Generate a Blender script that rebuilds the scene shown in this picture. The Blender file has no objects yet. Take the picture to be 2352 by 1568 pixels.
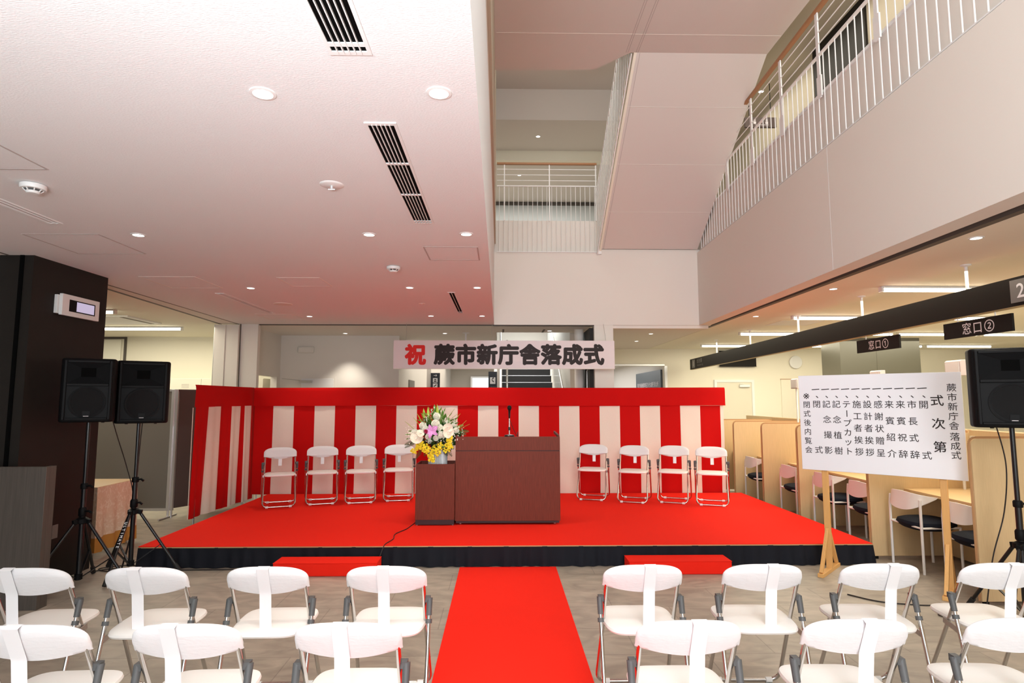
import bpy, bmesh, math, random
from mathutils import Vector, Matrix
from mathutils.geometry import interpolate_bezier, tessellate_polygon
random.seed(7)
PI = math.pi
sc = bpy.context.scene
COL = sc.collection

# ------------------------------------------------------------------ camera
cam_d = bpy.data.cameras.new('camera')
cam_d.sensor_width = 36.0
cam_d.lens = 1370.0 / 2352.0 * 36.0
cam_d.clip_start = 0.05
cam_d.clip_end = 200
cam = bpy.data.objects.new('camera', cam_d)
COL.objects.link(cam)
cam.location = (0, 0, 1.65)
cam.rotation_euler = (PI / 2 + math.atan(134 / 1370), 0, -math.atan(26 / 1370))
sc.camera = cam

# ------------------------------------------------------------------ world, exposure, large lights
w = bpy.data.worlds.new('world')
sc.world = w
w.use_nodes = True
w.node_tree.nodes['Background'].inputs[0].default_value = (0.86, 0.93, 1.0, 1)
w.node_tree.nodes['Background'].inputs[1].default_value = 0.2
vs = sc.view_settings
vs.view_transform = 'Standard'
vs.look = 'None'
vs.gamma = 1.0
vs.exposure = 0.03
vs.use_curve_mapping = False

def area(name, loc, rot, sx, sy, power, color=(1, 1, 1), spread=PI):
    d = bpy.data.lights.new(name, 'AREA')
    d.shape = 'RECTANGLE'
    d.size, d.size_y, d.energy, d.color = sx, sy, power, color
    d.spread = spread
    o = bpy.data.objects.new(name, d)
    COL.objects.link(o)
    o.location, o.rotation_euler = loc, rot
    return o

# daylight through the glazed entrance front behind the camera (faces +y, a little upward off the paving)
area('entrance_daylight', (-0.5, -4.8, 1.3), (math.radians(91), 0, 0), 9.0, 2.5, 245, (0.93, 0.97, 1.0))
# added unseen area lamp behind the camera, brightens the fascia and stair soffit
area('atrium_fill', (0.9, -4.8, 4.3), (math.radians(97), 0, -0.33), 3.2, 2.6, 500, (0.97, 0.98, 1.0))
# overhead fill added to whiten the chair seats and fascia, no real opening
area('atrium_top_fill', (1.5, -0.3, 5.85), (math.radians(8), 0, 0), 2.6, 1.8, 120, (0.97, 0.99, 1.0))
# photographer's flash turned up to the ceiling beside the camera
area('bounced_flash', (-0.5, -0.5, 1.75), (math.radians(163), 0, 0), 0.6, 0.4, 225, (0.88, 0.96, 1.0))
# fluorescent light of the two office areas
area('office_light', (6.6, 9.0, 2.84), (0, 0, 0), 5.0, 9.0, 600, (1.0, 0.92, 0.71))
area('meeting_room_light', (-6.4, 9.2, 2.84), (0, 0, 0), 3.4, 4.4, 130, (1.0, 0.93, 0.74))
area('corridor_light', (-0.6, 17.0, 2.84), (0, 0, 0), 3.6, 9.0, 190, (1.0, 0.92, 0.80))
area('side_passage_fill', (2.8, 18.5, 2.70), (0, 0, 0), 1.4, 6.0, 70, (0.97, 0.99, 1.0))  # fill lamp added to lift the dark side passage
area('upper_hall_fill', (0.8, 7.62, 6.95), (math.radians(90), 0, 0), 1.7, 0.6, 22, (1.0, 0.97, 0.9))  # added lamp, hidden above the landing, brightens the upper bulkhead
area('upper_corridor_light', (0.8, 13.6, 6.7), (0, 0, 0), 3.0, 1.6, 60, (1.0, 0.96, 0.86))
area('gallery_light', (4.1, 6.5, 6.8), (0, 0, 0), 0.7, 8.0, 80, (1.0, 0.93, 0.78))

# ------------------------------------------------------------------ materials
def mat(name, col, rough=0.6, metal=0.0, emit=None, estr=0.0, spec=None, noise=0.0, nscale=20.0, bump=0.0, bscale=200.0,
        stretch=(1, 1, 1), alpha=1.0, trans=0.0, coord='Object'):
    m = bpy.data.materials.new(name)
    m.use_nodes = True
    nt = m.node_tree
    b = nt.nodes['Principled BSDF']
    b.inputs['Base Color'].default_value = (*col, 1)
    b.inputs['Roughness'].default_value = rough
    b.inputs['Metallic'].default_value = metal
    if spec is not None:
        b.inputs['Specular IOR Level'].default_value = spec
    if emit:
        b.inputs['Emission Color'].default_value = (*emit, 1)
        b.inputs['Emission Strength'].default_value = estr
    if alpha < 1:
        b.inputs['Alpha'].default_value = alpha
    if trans:
        b.inputs['Transmission Weight'].default_value = trans
    if noise or bump:
        tc = nt.nodes.new('ShaderNodeTexCoord')
        mp = nt.nodes.new('ShaderNodeMapping')
        mp.inputs['Scale'].default_value = stretch
        nt.links.new(tc.outputs[coord], mp.inputs['Vector'])
    if noise:
        n = nt.nodes.new('ShaderNodeTexNoise')
        n.inputs['Scale'].default_value = nscale
        n.inputs['Detail'].default_value = 4
        nt.links.new(mp.outputs[0], n.inputs['Vector'])
        mx = nt.nodes.new('ShaderNodeMix')
        mx.data_type = 'RGBA'
        mx.inputs[6].default_value = (*[max(0, c * (1 - noise)) for c in col], 1)
        mx.inputs[7].default_value = (*[min(1, c * (1 + noise)) for c in col], 1)
        nt.links.new(n.outputs[0], mx.inputs[0])
        nt.links.new(mx.outputs[2], b.inputs['Base Color'])
    if bump:
        n2 = nt.nodes.new('ShaderNodeTexNoise')
        n2.inputs['Scale'].default_value = bscale
        n2.inputs['Detail'].default_value = 3
        nt.links.new(mp.outputs[0], n2.inputs['Vector'])
        bp = nt.nodes.new('ShaderNodeBump')
        bp.inputs['Strength'].default_value = bump
        bp.inputs['Distance'].default_value = 0.01
        nt.links.new(n2.outputs[0], bp.inputs['Height'])
        nt.links.new(bp.outputs[0], b.inputs['Normal'])
    return m

def floor_material():
    m = bpy.data.materials.new('stone_tile')
    m.use_nodes = True
    nt = m.node_tree
    b = nt.nodes['Principled BSDF']
    tc = nt.nodes.new('ShaderNodeTexCoord')
    br = nt.nodes.new('ShaderNodeTexBrick')
    br.inputs['Scale'].default_value = 1.0
    br.inputs['Brick Width'].default_value = 0.9
    br.inputs['Row Height'].default_value = 0.45
    br.inputs['Mortar Size'].default_value = 0.004
    br.inputs['Color1'].default_value = (0.385, 0.340, 0.285, 1)
    br.inputs['Color2'].default_value = (0.355, 0.315, 0.262, 1)
    br.inputs['Mortar'].default_value = (0.27, 0.238, 0.20, 1)
    nt.links.new(tc.outputs['Object'], br.inputs['Vector'])
    mp = nt.nodes.new('ShaderNodeMapping')
    mp.inputs['Rotation'].default_value = (0, 0, 0.6)
    mp.inputs['Scale'].default_value = (1.5, 3.2, 1)
    nt.links.new(tc.outputs['Object'], mp.inputs['Vector'])
    n = nt.nodes.new('ShaderNodeTexNoise')
    n.inputs['Scale'].default_value = 2.2
    n.inputs['Detail'].default_value = 8
    n.inputs['Distortion'].default_value = 1.2
    nt.links.new(mp.outputs[0], n.inputs['Vector'])
    mx = nt.nodes.new('ShaderNodeMix')
    mx.data_type = 'RGBA'
    mx.blend_type = 'MULTIPLY'
    mx.inputs[0].default_value = 0.6
    rp = nt.nodes.new('ShaderNodeValToRGB')
    rp.color_ramp.elements[0].color = (0.55, 0.52, 0.5, 1)
    rp.color_ramp.elements[0].position = 0.3
    rp.color_ramp.elements[1].color = (1.25, 1.2, 1.15, 1)
    rp.color_ramp.elements[1].position = 0.7
    nt.links.new(n.outputs[0], rp.inputs[0])
    nt.links.new(br.outputs[0], mx.inputs[6])
    nt.links.new(rp.outputs[0], mx.inputs[7])
    nt.links.new(mx.outputs[2], b.inputs['Base Color'])
    b.inputs['Roughness'].default_value = 0.42
    return m

def emis(name, col, s):
    m = bpy.data.materials.new(name)
    m.use_nodes = True
    nt = m.node_tree
    nt.nodes.remove(nt.nodes['Principled BSDF'])
    e = nt.nodes.new('ShaderNodeEmission')
    e.inputs[0].default_value = (*col, 1)
    e.inputs[1].default_value = s
    nt.links.new(e.outputs[0], nt.nodes['Material Output'].inputs[0])
    return m

M = dict(
    floor=floor_material(),
    ceiling=mat('ceiling_board', (0.77, 0.775, 0.78), 0.9, bump=0.25, bscale=90, stretch=(1, 2.2, 1), noise=0.03, nscale=110),
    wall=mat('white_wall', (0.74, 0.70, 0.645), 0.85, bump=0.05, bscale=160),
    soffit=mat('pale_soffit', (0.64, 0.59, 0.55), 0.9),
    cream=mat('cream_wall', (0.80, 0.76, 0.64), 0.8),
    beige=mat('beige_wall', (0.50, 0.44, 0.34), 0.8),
    line=mat('joint_line', (0.45, 0.40, 0.38), 0.8),
    track=mat('dark_track', (0.09, 0.075, 0.065), 0.6),
    dark=mat('dark_brown_panel', (0.014, 0.011, 0.009), 0.6, spec=0.25, noise=0.15, nscale=8),
    olive=mat('dark_metal_cladding', (0.085, 0.08, 0.06), 0.3, spec=0.6),
    white_p=mat('white_paint', (0.80, 0.80, 0.79), 0.45),
    white_pl=mat('white_plastic', (0.78, 0.78, 0.77), 0.4),
    cover=mat('white_cloth_cover', (0.80, 0.80, 0.815), 0.9, bump=0.15, bscale=25, stretch=(1, 3, 3)),
    seat=mat('white_vinyl_seat', (0.89, 0.87, 0.84), 0.45),
    paper=mat('white_paper', (0.88, 0.88, 0.90), 0.7),
    chrome=mat('chrome_tube', (0.62, 0.60, 0.58), 0.18, metal=1.0),
    steel=mat('brushed_steel', (0.55, 0.55, 0.55), 0.32, metal=1.0),
    alu=mat('aluminium', (0.75, 0.75, 0.76), 0.35, metal=0.7),
    grey_pl=mat('grey_plastic', (0.085, 0.088, 0.09), 0.5),
    carpet=mat('red_carpet', (0.83, 0.021, 0.010), 0.95, noise=0.10, nscale=300, bump=0.3, bscale=600, spec=0.1),
    cred=mat('red_cloth', (0.52, 0.003, 0.003), 0.85, noise=0.06, nscale=120, spec=0.15),
    cwhite=mat('white_cloth', (0.80, 0.71, 0.62), 0.9, noise=0.03, nscale=60),
    skirt=mat('navy_velvet', (0.006, 0.007, 0.012), 0.8, spec=0.25),
    tanwood=mat('plywood_edge', (0.50, 0.30, 0.14), 0.6),
    maho=mat('mahogany', (0.145, 0.030, 0.016), 0.55, spec=0.22, noise=0.45, nscale=9, stretch=(14, 14, 0.8)),
    maho_d=mat('dark_plinth', (0.02, 0.008, 0.01), 0.4),
    grooved=mat('dark_groove', (0.03, 0.008, 0.008), 0.6),
    black=mat('black_plastic', (0.004, 0.004, 0.0045), 0.55, spec=0.14),
    black_d=mat('black_cavity', (0.002, 0.002, 0.002), 0.8, spec=0.05),
    grille=mat('black_grille', (0.005, 0.0055, 0.0065), 0.42, spec=0.22, bump=0.4, bscale=900),
    blackm=mat('black_metal', (0.007, 0.007, 0.008), 0.3),
    rubber=mat('black_rubber', (0.01, 0.01, 0.01), 0.7),
    cable=mat('black_cable', (0.012, 0.008, 0.008), 0.5),
    oak=mat('pale_oak', (0.63, 0.45, 0.245), 0.5, noise=0.10, nscale=7, stretch=(16, 16, 1)),
    oak_top=mat('pale_oak_top', (0.66, 0.46, 0.24), 0.4, noise=0.10, nscale=7, stretch=(14, 1, 14)),
    oak_edge=mat('oak_edge_band', (0.42, 0.22, 0.10), 0.5),
    pine=mat('pine_wood', (0.66, 0.36, 0.12), 0.5, noise=0.12, nscale=8, stretch=(14, 14, 1)),
    navy=mat('navy_upholstery', (0.008, 0.011, 0.020), 0.8, spec=0.15, bump=0.15, bscale=300),
    chairw=mat('white_shell', (0.80, 0.78, 0.76), 0.4),
    ash=mat('grey_wood', (0.075, 0.062, 0.053), 0.6, noise=0.4, nscale=6, stretch=(16, 16, 0.5)),
    pgrey=mat('grey_felt', (0.19, 0.175, 0.155), 0.9),
    pbrown=mat('brown_felt', (0.115, 0.085, 0.078), 0.9),
    board=mat('white_board', (0.80, 0.80, 0.84), 0.6),
    ink=mat('black_ink', (0.018, 0.012, 0.012), 0.7),
    inkred=mat('red_ink', (0.72, 0.012, 0.008), 0.7),
    silver=mat('silver_lettering', (0.72, 0.66, 0.68), 0.5),
    sign=mat('dark_sign_face', (0.010, 0.008, 0.007), 0.6, spec=0.2),
    signg=mat('grey_sign_tile', (0.19, 0.185, 0.175), 0.55),
    signb=mat('navy_sign_face', (0.018, 0.022, 0.032), 0.5),
    wood_rail=mat('brown_handrail', (0.36, 0.17, 0.07), 0.5),
    lens=emis('lamp_glow', (1.0, 0.95, 0.86), 7.0),
    tubeglow=emis('tube_glow', (1.0, 0.94, 0.74), 12.0),
    daylit=emis('bright_daylit_pane', (0.90, 0.97, 1.0), 1.5),
    screen=emis('lit_screen', (0.62, 0.52, 0.70), 0.9),
    petalw=mat('white_petal', (0.92, 0.91, 0.80), 0.7),
    petalc=mat('cream_spathe', (0.84, 0.74, 0.60), 0.5),
    petalp=mat('pink_petal', (0.72, 0.32, 0.66), 0.6),
    petalm=mat('magenta_lip', (0.36, 0.005, 0.06), 0.6),
    petaly=mat('yellow_petal', (0.92, 0.72, 0.02), 0.6),
    leaf=mat('green_leaf', (0.12, 0.27, 0.035), 0.5, noise=0.3, nscale=30),
    leafd=mat('dark_fern', (0.045, 0.11, 0.025), 0.6),
    leafy=mat('lime_blade', (0.36, 0.46, 0.06), 0.5),
    glass=mat('clear_pane', (0.80, 0.86, 0.86), 0.08, alpha=0.28),
    frost=mat('frosted_acrylic', (0.85, 0.78, 0.62), 0.5, alpha=0.55),
    damask=None, step=mat('black_stair', (0.012, 0.012, 0.013), 0.5),
)

def damask():
    m = bpy.data.materials.new('damask_cloth')
    m.use_nodes = True
    nt = m.node_tree
    b = nt.nodes['Principled BSDF']
    tc = nt.nodes.new('ShaderNodeTexCoord')
    n = nt.nodes.new('ShaderNodeTexNoise')
    n.inputs['Scale'].default_value = 14
    n.inputs['Distortion'].default_value = 2.5
    nt.links.new(tc.outputs['Object'], n.inputs['Vector'])
    rp = nt.nodes.new('ShaderNodeValToRGB')
    rp.color_ramp.elements[0].position = 0.5
    rp.color_ramp.elements[0].color = (0.70, 0.50, 0.36, 1)
    rp.color_ramp.elements[1].position = 0.62
    rp.color_ramp.elements[1].color = (0.78, 0.63, 0.50, 1)
    nt.links.new(n.outputs[0], rp.inputs[0])
    nt.links.new(rp.outputs[0], b.inputs['Base Color'])
    b.inputs['Roughness'].default_value = 0.7
    return m
M['damask'] = damask()

# ------------------------------------------------------------------ mesh builder
class MB:
    def __init__(s):
        s.v, s.f, s.mi = [], [], []
    def add(s, vs_, fs, T=None, mi=0):
        n = len(s.v)
        for p in vs_:
            p = Vector(p)
            s.v.append(tuple(T @ p) if T else tuple(p))
        for f in fs:
            s.f.append(tuple(i + n for i in f))
            s.mi.append(mi)
        return s
    def box(s, x0, x1, y0, y1, z0, z1, T=None, mi=0):
        v = [(x, y, z) for z in (z0, z1) for y in (y0, y1) for x in (x0, x1)]
        return s.add(v, [(0, 2, 3, 1), (4, 5, 7, 6), (0, 1, 5, 4), (2, 6, 7, 3), (0, 4, 6, 2), (1, 3, 7, 5)], T, mi)
    def bar(s, p, q, w_, h_, up=(0, 0, 1), mi=0):
        p, q = Vector(p), Vector(q)
        d = (q - p).normalized()
        u = Vector(up)
        if abs(d.dot(u)) > 0.99:
            u = Vector((0, 1, 0))
        r = d.cross(u).normalized()
        u = r.cross(d).normalized()
        v = []
        for c in (p, q):
            for a, b in ((-1, -1), (1, -1), (1, 1), (-1, 1)):
                v.append(c + r * (a * w_ / 2) + u * (b * h_ / 2))
        return s.add(v, [(3, 2, 1, 0), (4, 5, 6, 7), (0, 1, 5, 4), (1, 2, 6, 5), (2, 3, 7, 6), (3, 0, 4, 7)], None, mi)
    def tube(s, pts, r, n=8, closed=False, mi=0, T=None):
        pts = [Vector(p) for p in pts]
        k = len(pts)
        rr = r if isinstance(r, (list, tuple)) else [r] * k
        tang = []
        for i in range(k):
            a = pts[(i - 1) % k] if (closed or i > 0) else pts[i]
            b = pts[(i + 1) % k] if (closed or i < k - 1) else pts[i]
            t = (b - a)
            tang.append(t.normalized() if t.length > 1e-9 else Vector((0, 0, 1)))
        u = tang[0].orthogonal().normalized()
        v, f = [], []
        for i in range(k):
            u = (u - tang[i] * u.dot(tang[i]))
            u = u.normalized() if u.length > 1e-6 else tang[i].orthogonal().normalized()
            w_ = tang[i].cross(u)
            for j in range(n):
                a = 2 * PI * j / n
                v.append(pts[i] + (u * math.cos(a) + w_ * math.sin(a)) * rr[i])
        m = k if closed else k - 1
        for i in range(m):
            for j in range(n):
                a, b = i * n + j, i * n + (j + 1) % n
                c, d = ((i + 1) % k) * n + (j + 1) % n, ((i + 1) % k) * n + j
                f.append((a, b, c, d))
        if not closed:
            f.append(tuple(range(n - 1, -1, -1)))
            f.append(tuple(range((k - 1) * n, k * n)))
        return s.add(v, f, T, mi)
    def lathe(s, prof, n=24, T=None, mi=0):
        v, f = [], []
        k = len(prof)
        for r, z in prof:
            for j in range(n):
                a = 2 * PI * j / n
                v.append((max(r, 1e-5) * math.cos(a), max(r, 1e-5) * math.sin(a), z))
        for i in range(k - 1):
            for j in range(n):
                f.append((i * n + j, i * n + (j + 1) % n, (i + 1) * n + (j + 1) % n, (i + 1) * n + j))
        f.append(tuple(range(n - 1, -1, -1)))
        f.append(tuple(range((k - 1) * n, k * n)))
        return s.add(v, f, T, mi)
    def prism(s, poly, z0, z1, T=None, mi=0):
        n = len(poly)
        v = [(x, y, z0) for x, y in poly] + [(x, y, z1) for x, y in poly]
        f = [tuple(range(n - 1, -1, -1)), tuple(range(n, 2 * n))]
        f += [(i, (i + 1) % n, n + (i + 1) % n, n + i) for i in range(n)]
        return s.add(v, f, T, mi)
    def grid(s, fn, nu, nv, T=None, mi=0, mf=None):
        v = [fn(i / nu, j / nv) for j in range(nv + 1) for i in range(nu + 1)]
        n0 = len(s.v)
        for p in v:
            s.v.append(tuple(T @ Vector(p)) if T else tuple(p))
        for j in range(nv):
            for i in range(nu):
                a = n0 + j * (nu + 1) + i
                s.f.append((a, a + 1, a + nu + 2, a + nu + 1))
                s.mi.append(mf(i, j) if mf else mi)
        return s
    def ball(s, c, r, n=10, T=None, mi=0, sz=1.0):
        prof = [(r * math.sin(PI * i / n), -r * sz * math.cos(PI * i / n)) for i in range(n + 1)]
        TT = Matrix.Translation(Vector(c))
        return s.lathe(prof, max(8, n), (T @ TT) if T else TT, mi)

def obj(name, mb, mats, parent=None, smooth=True, bevel=0.0, seg=2, recalc=True, angle=38):
    me = bpy.data.meshes.new(name)
    me.from_pydata(mb.v, [], mb.f)
    if not isinstance(mats, (list, tuple)):
        mats = [mats]
    for m_ in mats:
        me.materials.append(M[m_] if isinstance(m_, str) else m_)
    if len(mats) > 1:
        me.polygons.foreach_set('material_index', mb.mi)
    if recalc:
        bm = bmesh.new()
        bm.from_mesh(me)
        bmesh.ops.recalc_face_normals(bm, faces=bm.faces)
        bm.to_mesh(me)
        bm.free()
    if smooth:
        me.polygons.foreach_set('use_smooth', [True] * len(me.polygons))
        me.set_sharp_from_angle(angle=math.radians(angle))
    me.update()
    o = bpy.data.objects.new(name, me)
    COL.objects.link(o)
    if bevel:
        b = o.modifiers.new('bevel', 'BEVEL')
        b.width, b.segments, b.limit_method = bevel, seg, 'ANGLE'
        b.harden_normals = False
    if parent:
        o.parent = parent
    return o

def tag(o, label, cat, group=None, kind=None):
    o['label'], o['category'] = label, cat
    if group:
        o['group'] = group
    if kind:
        o['kind'] = kind
    return o

def thing(name, label, cat, loc=(0, 0, 0), rotz=0.0, group=None):
    o = bpy.data.objects.new(name, None)
    o.empty_display_size = 0.1
    COL.objects.link(o)
    o.location = loc
    o.rotation_euler = (0, 0, rotz)
    return tag(o, label, cat, group)

def struct(name, mb, m, bevel=0.0, smooth=False):
    o = obj(name, mb, m, None, smooth, bevel)
    o['kind'] = 'structure'
    return o

def dup(root, loc, rotz, label, group=None):
    r = root.copy()
    COL.objects.link(r)
    r.location = loc
    r.rotation_euler = (0, 0, rotz)
    r['label'] = label
    if group:
        r['group'] = group
    for ch in list(root.children):
        c = ch.copy()
        COL.objects.link(c)
        c.parent = r
        for g in list(ch.children):
            d = g.copy()
            COL.objects.link(d)
            d.parent = c
    return r

def fillet(pts, r, n=5):
    pts = [Vector(p) for p in pts]
    out = [pts[0]]
    for i in range(1, len(pts) - 1):
        a, b, c = pts[i - 1], pts[i], pts[i + 1]
        d1, d2 = (a - b), (c - b)
        l = min(r, d1.length * 0.49, d2.length * 0.49)
        p, q = b + d1.normalized() * l, b + d2.normalized() * l
        for k in range(n + 1):
            t = k / n
            out.append(p * (1 - t) ** 2 + b * 2 * t * (1 - t) + q * t * t)
    out.append(pts[-1])
    return out

def spline(pts, n=8):
    pts = [Vector(p) for p in pts]
    P = [pts[0]] + pts + [pts[-1]]
    out = []
    for i in range(1, len(P) - 2):
        for k in range(n):
            t = k / n
            a, b, c, d = P[i - 1], P[i], P[i + 1], P[i + 2]
            out.append(0.5 * ((2 * b) + (c - a) * t + (2 * a - 5 * b + 4 * c - d) * t * t + (3 * b - a - 3 * c + d) * t ** 3))
    out.append(pts[-1])
    return out

_gl = {}
def glyphs(txt):
    """outline of one character: every outer contour is filled by itself with the holes that lie inside it"""
    if txt in _gl:
        return _gl[txt]
    c = bpy.data.curves.new('glyph', 'FONT')
    c.body = txt
    c.size = 1
    c.align_x = 'CENTER'
    o = bpy.data.objects.new('glyph', c)
    COL.objects.link(o)
    dg = bpy.context.evaluated_depsgraph_get()
    dg.update()
    cu = o.evaluated_get(dg).to_curve(dg)
    loops = []
    for sp_ in cu.splines:
        b = sp_.bezier_points
        pts = []
        n = len(b)
        for i in range(n):
            p, q = b[i], b[(i + 1) % n]
            straight = (p.handle_right - p.co).length < 1e-5 and (q.handle_left - q.co).length < 1e-5
            k = 2 if straight else 5
            seg = interpolate_bezier(p.co, p.handle_right, q.handle_left, q.co, k)
            for w_ in seg[:-1]:
                if not pts or (Vector(w_) - pts[-1]).length > 1e-5:
                    pts.append(Vector(w_))
        if len(pts) > 2:
            if (pts[0] - pts[-1]).length < 1e-5:
                pts.pop()
            ar = sum(pts[i].x * pts[(i + 1) % len(pts)].y - pts[(i + 1) % len(pts)].x * pts[i].y for i in range(len(pts))) / 2
            loops.append((ar, pts))
    big = max(loops, key=lambda l: abs(l[0]))[0]
    outs = [l for l in loops if l[0] * big > 0]
    holes = [l for l in loops if l[0] * big <= 0]
    def inside(p, poly):
        r = False
        for i in range(len(poly)):
            a, b_ = poly[i], poly[i - 1]
            if (a.y > p.y) != (b_.y > p.y) and p.x < (b_.x - a.x) * (p.y - a.y) / (b_.y - a.y) + a.x:
                r = not r
        return r
    V_, F_ = [], []
    for ar, o_ in outs:
        hs = [h for a_, h in holes if abs(a_) < abs(ar) and sum(inside(p, o_) for p in h) > len(h) * .6]
        tri = tessellate_polygon([o_] + hs)
        flat = [p for l in [o_] + hs for p in l]
        k = len(V_)
        V_ += [(p.x, p.y, 0.0) for p in flat]
        for t_ in tri:
            a, b_, c_ = (flat[i] for i in t_)
            if (b_ - a).cross(c_ - a).z < 0:
                t_ = (t_[0], t_[2], t_[1])
            F_.append(tuple(i + k for i in t_))
    bpy.data.objects.remove(o)
    bpy.data.curves.remove(c)
    _gl[txt] = (V_, F_)
    return _gl[txt]

def put_text(mb, txt, origin, size, right=(1, 0, 0), up=(0, 0, 1), bold=0.0, sx=1.0, cy=0.38):
    R_, U_ = Vector(right).normalized(), Vector(up).normalized()
    N_ = R_.cross(U_)
    o = Vector(origin)
    v, f = glyphs(txt)
    if bold:
        n = 8 if bold > 0.02 else 4
        offs = [(bold * math.cos(2 * PI * k / n), bold * math.sin(2 * PI * k / n)) for k in range(n)]
    else:
        offs = [(0, 0)]
    for k, (a, b) in enumerate(offs):
        mb.add([o + R_ * ((x + a) * size * sx) + U_ * ((y + b - cy) * size) + N_ * (0.0006 + k * 0.00004) for x, y, z in v], f)
    return mb

# ================================================================== SETTING
ZC = 2.9
struct('floor', MB().box(-12, 13, -6, 30, -0.2, 0.0), 'floor')
# hall ceiling (thick slab whose right edge faces the atrium)
struct('ceiling', MB().prism([(-4.10, -6), (-0.085, -6), (-0.112, 9.9), (-4.32, 9.9)], ZC, 4.28), 'ceiling')
struct('ceiling_meeting_room', MB().prism([(-12, -6), (-4.34, -6), (-4.34, 5), (-4.63, 9.9), (-4.40, 9.9), (-4.40, 12.1), (-12, 12.1)], ZC, 3.1), 'cream')
mb = MB()
mb.prism([(-4.10, -6), (-4.085, -6), (-4.335, 9.9), (-4.35, 9.9)], ZC - 0.004, ZC + 0.05)
mb.prism([(-4.37, 5), (-4.33, 5), (-4.62, 9.9), (-4.66, 9.9)], ZC - 0.004, ZC + 0.05)
struct('trim_1', mb, 'track')
struct('ceiling_sliding_track', MB().prism([(-4.34, -6), (-4.10, -6), (-4.32, 9.9), (-4.63, 9.9), (-4.34, 5)], ZC, 3.1), 'wall')
# ceiling of the passage behind the stage, open over the stairs
mb = MB()
mb.box(-4.45, 3.62, 9.95, 11.05, ZC, 3.1)
mb.box(-4.45, -0.08, 11.05, 26, ZC, 3.1)
mb.box(1.52, 3.62, 11.05, 14.74, ZC, 3.1)
struct('ceiling_passage', mb, 'wall')
# office ceiling on the right
struct('ceiling_office', MB().prism([(3.30, -6), (12.5, -6), (12.5, 14.6), (3.63, 14.6), (3.63, 9.9)], ZC, 3.1), 'cream')
mb = MB()
mb.prism([(3.24, -6), (3.32, -6), (3.62, 10.2), (3.56, 10.2)], ZC - 0.005, ZC + 0.05)
struct('trim_2', mb, 'track')

# back wall over the passage opening and its end piers
mb = MB()
mb.box(-0.112, 1.66, 9.9, 10.1, ZC, 4.14)
mb.box(1.66, 3.42, 9.9, 10.1, ZC, 4.195)
struct('wall_back', mb, 'wall')
struct('wall_back_pier', MB().box(-4.30, -4.02, 9.9, 10.0, 0, ZC), 'wall')
struct('trim_3', MB().box(-4.02, 1.58, 9.93, 9.96, ZC - 0.012, ZC + 0.02), 'track')
struct('wall_back_column', MB().box(1.565, 1.885, 9.9, 10.12, 0, ZC), 'wall', 0.004)
struct('trim_4', MB().box(1.885, 3.50, 9.92, 10.15, ZC - 0.055, ZC - 0.001), 'wall')
# fascia on the right side of the atrium
def fx(y):
    return 3.06 + 0.0282 * y
struct('wall_right', MB().prism([(fx(-6), -6), (fx(9.9), 9.9), (fx(9.9) + 0.19, 9.9), (fx(-6) + 0.19, -6)], ZC, 4.14), 'wall')
struct('trim_5', MB().prism([(fx(5.62), 5.62), (fx(5.63), 5.63), (fx(5.63) + .02, 5.63), (fx(5.62) + .02, 5.62)], ZC, 4.14,
                            Matrix.Translation((-0.0008, 0, 0))), 'white_p')
struct('wall_right_kerb', MB().prism([(fx(-6) + 0.05, -6), (fx(14.5) + 0.05, 14.5), (fx(14.5) + 0.25, 14.5), (fx(-6) + 0.25, -6)], 4.14, 4.74), 'wall')
struct('trim_6', MB().prism([(fx(-6) + 0.035, -6), (fx(9.85) + 0.035, 9.85), (fx(9.85) + 0.26, 9.85), (fx(-6) + 0.26, -6)], 4.74, 4.77), 'white_p')
# left side of the atrium above the hall ceiling
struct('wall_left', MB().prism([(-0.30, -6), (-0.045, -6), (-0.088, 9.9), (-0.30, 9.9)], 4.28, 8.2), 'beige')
struct('trim_7', MB().prism([(-0.30, -6), (-0.083, -6), (-0.109, 9.9), (-0.30, 9.9)], 4.20, 4.29), 'wall')

# stair: underside of the flight and the landing above it
YB, ZB, YT, ZT = 9.86, 4.19, 7.04, 5.97
x0, x1 = 1.695, 3.335
mb = MB()
mb.add([(x0, YB, ZB), (x1, YB, ZB), (x1, YT, ZT), (x0, YT, ZT), (x0, YB, ZB + 0.22), (x1, YB, ZB + 0.22), (x1, YT, ZT + 0.26), (x0, YT, ZT + 0.26)],
       [(0, 1, 2, 3), (4, 7, 6, 5), (0, 4, 5, 1), (3, 2, 6, 7), (0, 3, 7, 4), (1, 5, 6, 2)])
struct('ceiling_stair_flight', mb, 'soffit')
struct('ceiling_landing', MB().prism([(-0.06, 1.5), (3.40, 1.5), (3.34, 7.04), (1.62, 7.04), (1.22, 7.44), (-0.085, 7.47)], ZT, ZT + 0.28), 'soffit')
mb = MB()
for yy in (6.66, 5.2):
    mb.box(-0.06, 3.34, yy, yy + 0.012, ZT - 0.002, ZT + 0.01)
for t in (0.17, 0.38, 0.585):
    y_, z_ = YT + (YB - YT) * t * 1.3, ZT + (ZB - ZT) * t * 1.3
    mb.bar((x0 + .01, y_, z_ - 0.0005), (x1 - .02, y_, z_ - 0.0005), 0.012, 0.004)
struct('trim_8', mb, 'wall')
mb = MB()
for xx in (1.555, 1.58, 1.68, 1.705):
    mb.prism([(xx, 1.5), (xx + .006, 1.5), (xx + .006, 7.04), (xx, 7.04)], ZT - 0.002, ZT + 0.01)
d_ = Vector((0, YT - YB, ZT - ZB))
for xx in (1.735,):
    mb.bar((xx, YB, ZB - 0.001), (xx, YT, ZT - 0.001), 0.006, 0.004)
struct('trim_9', mb, 'line')
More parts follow.
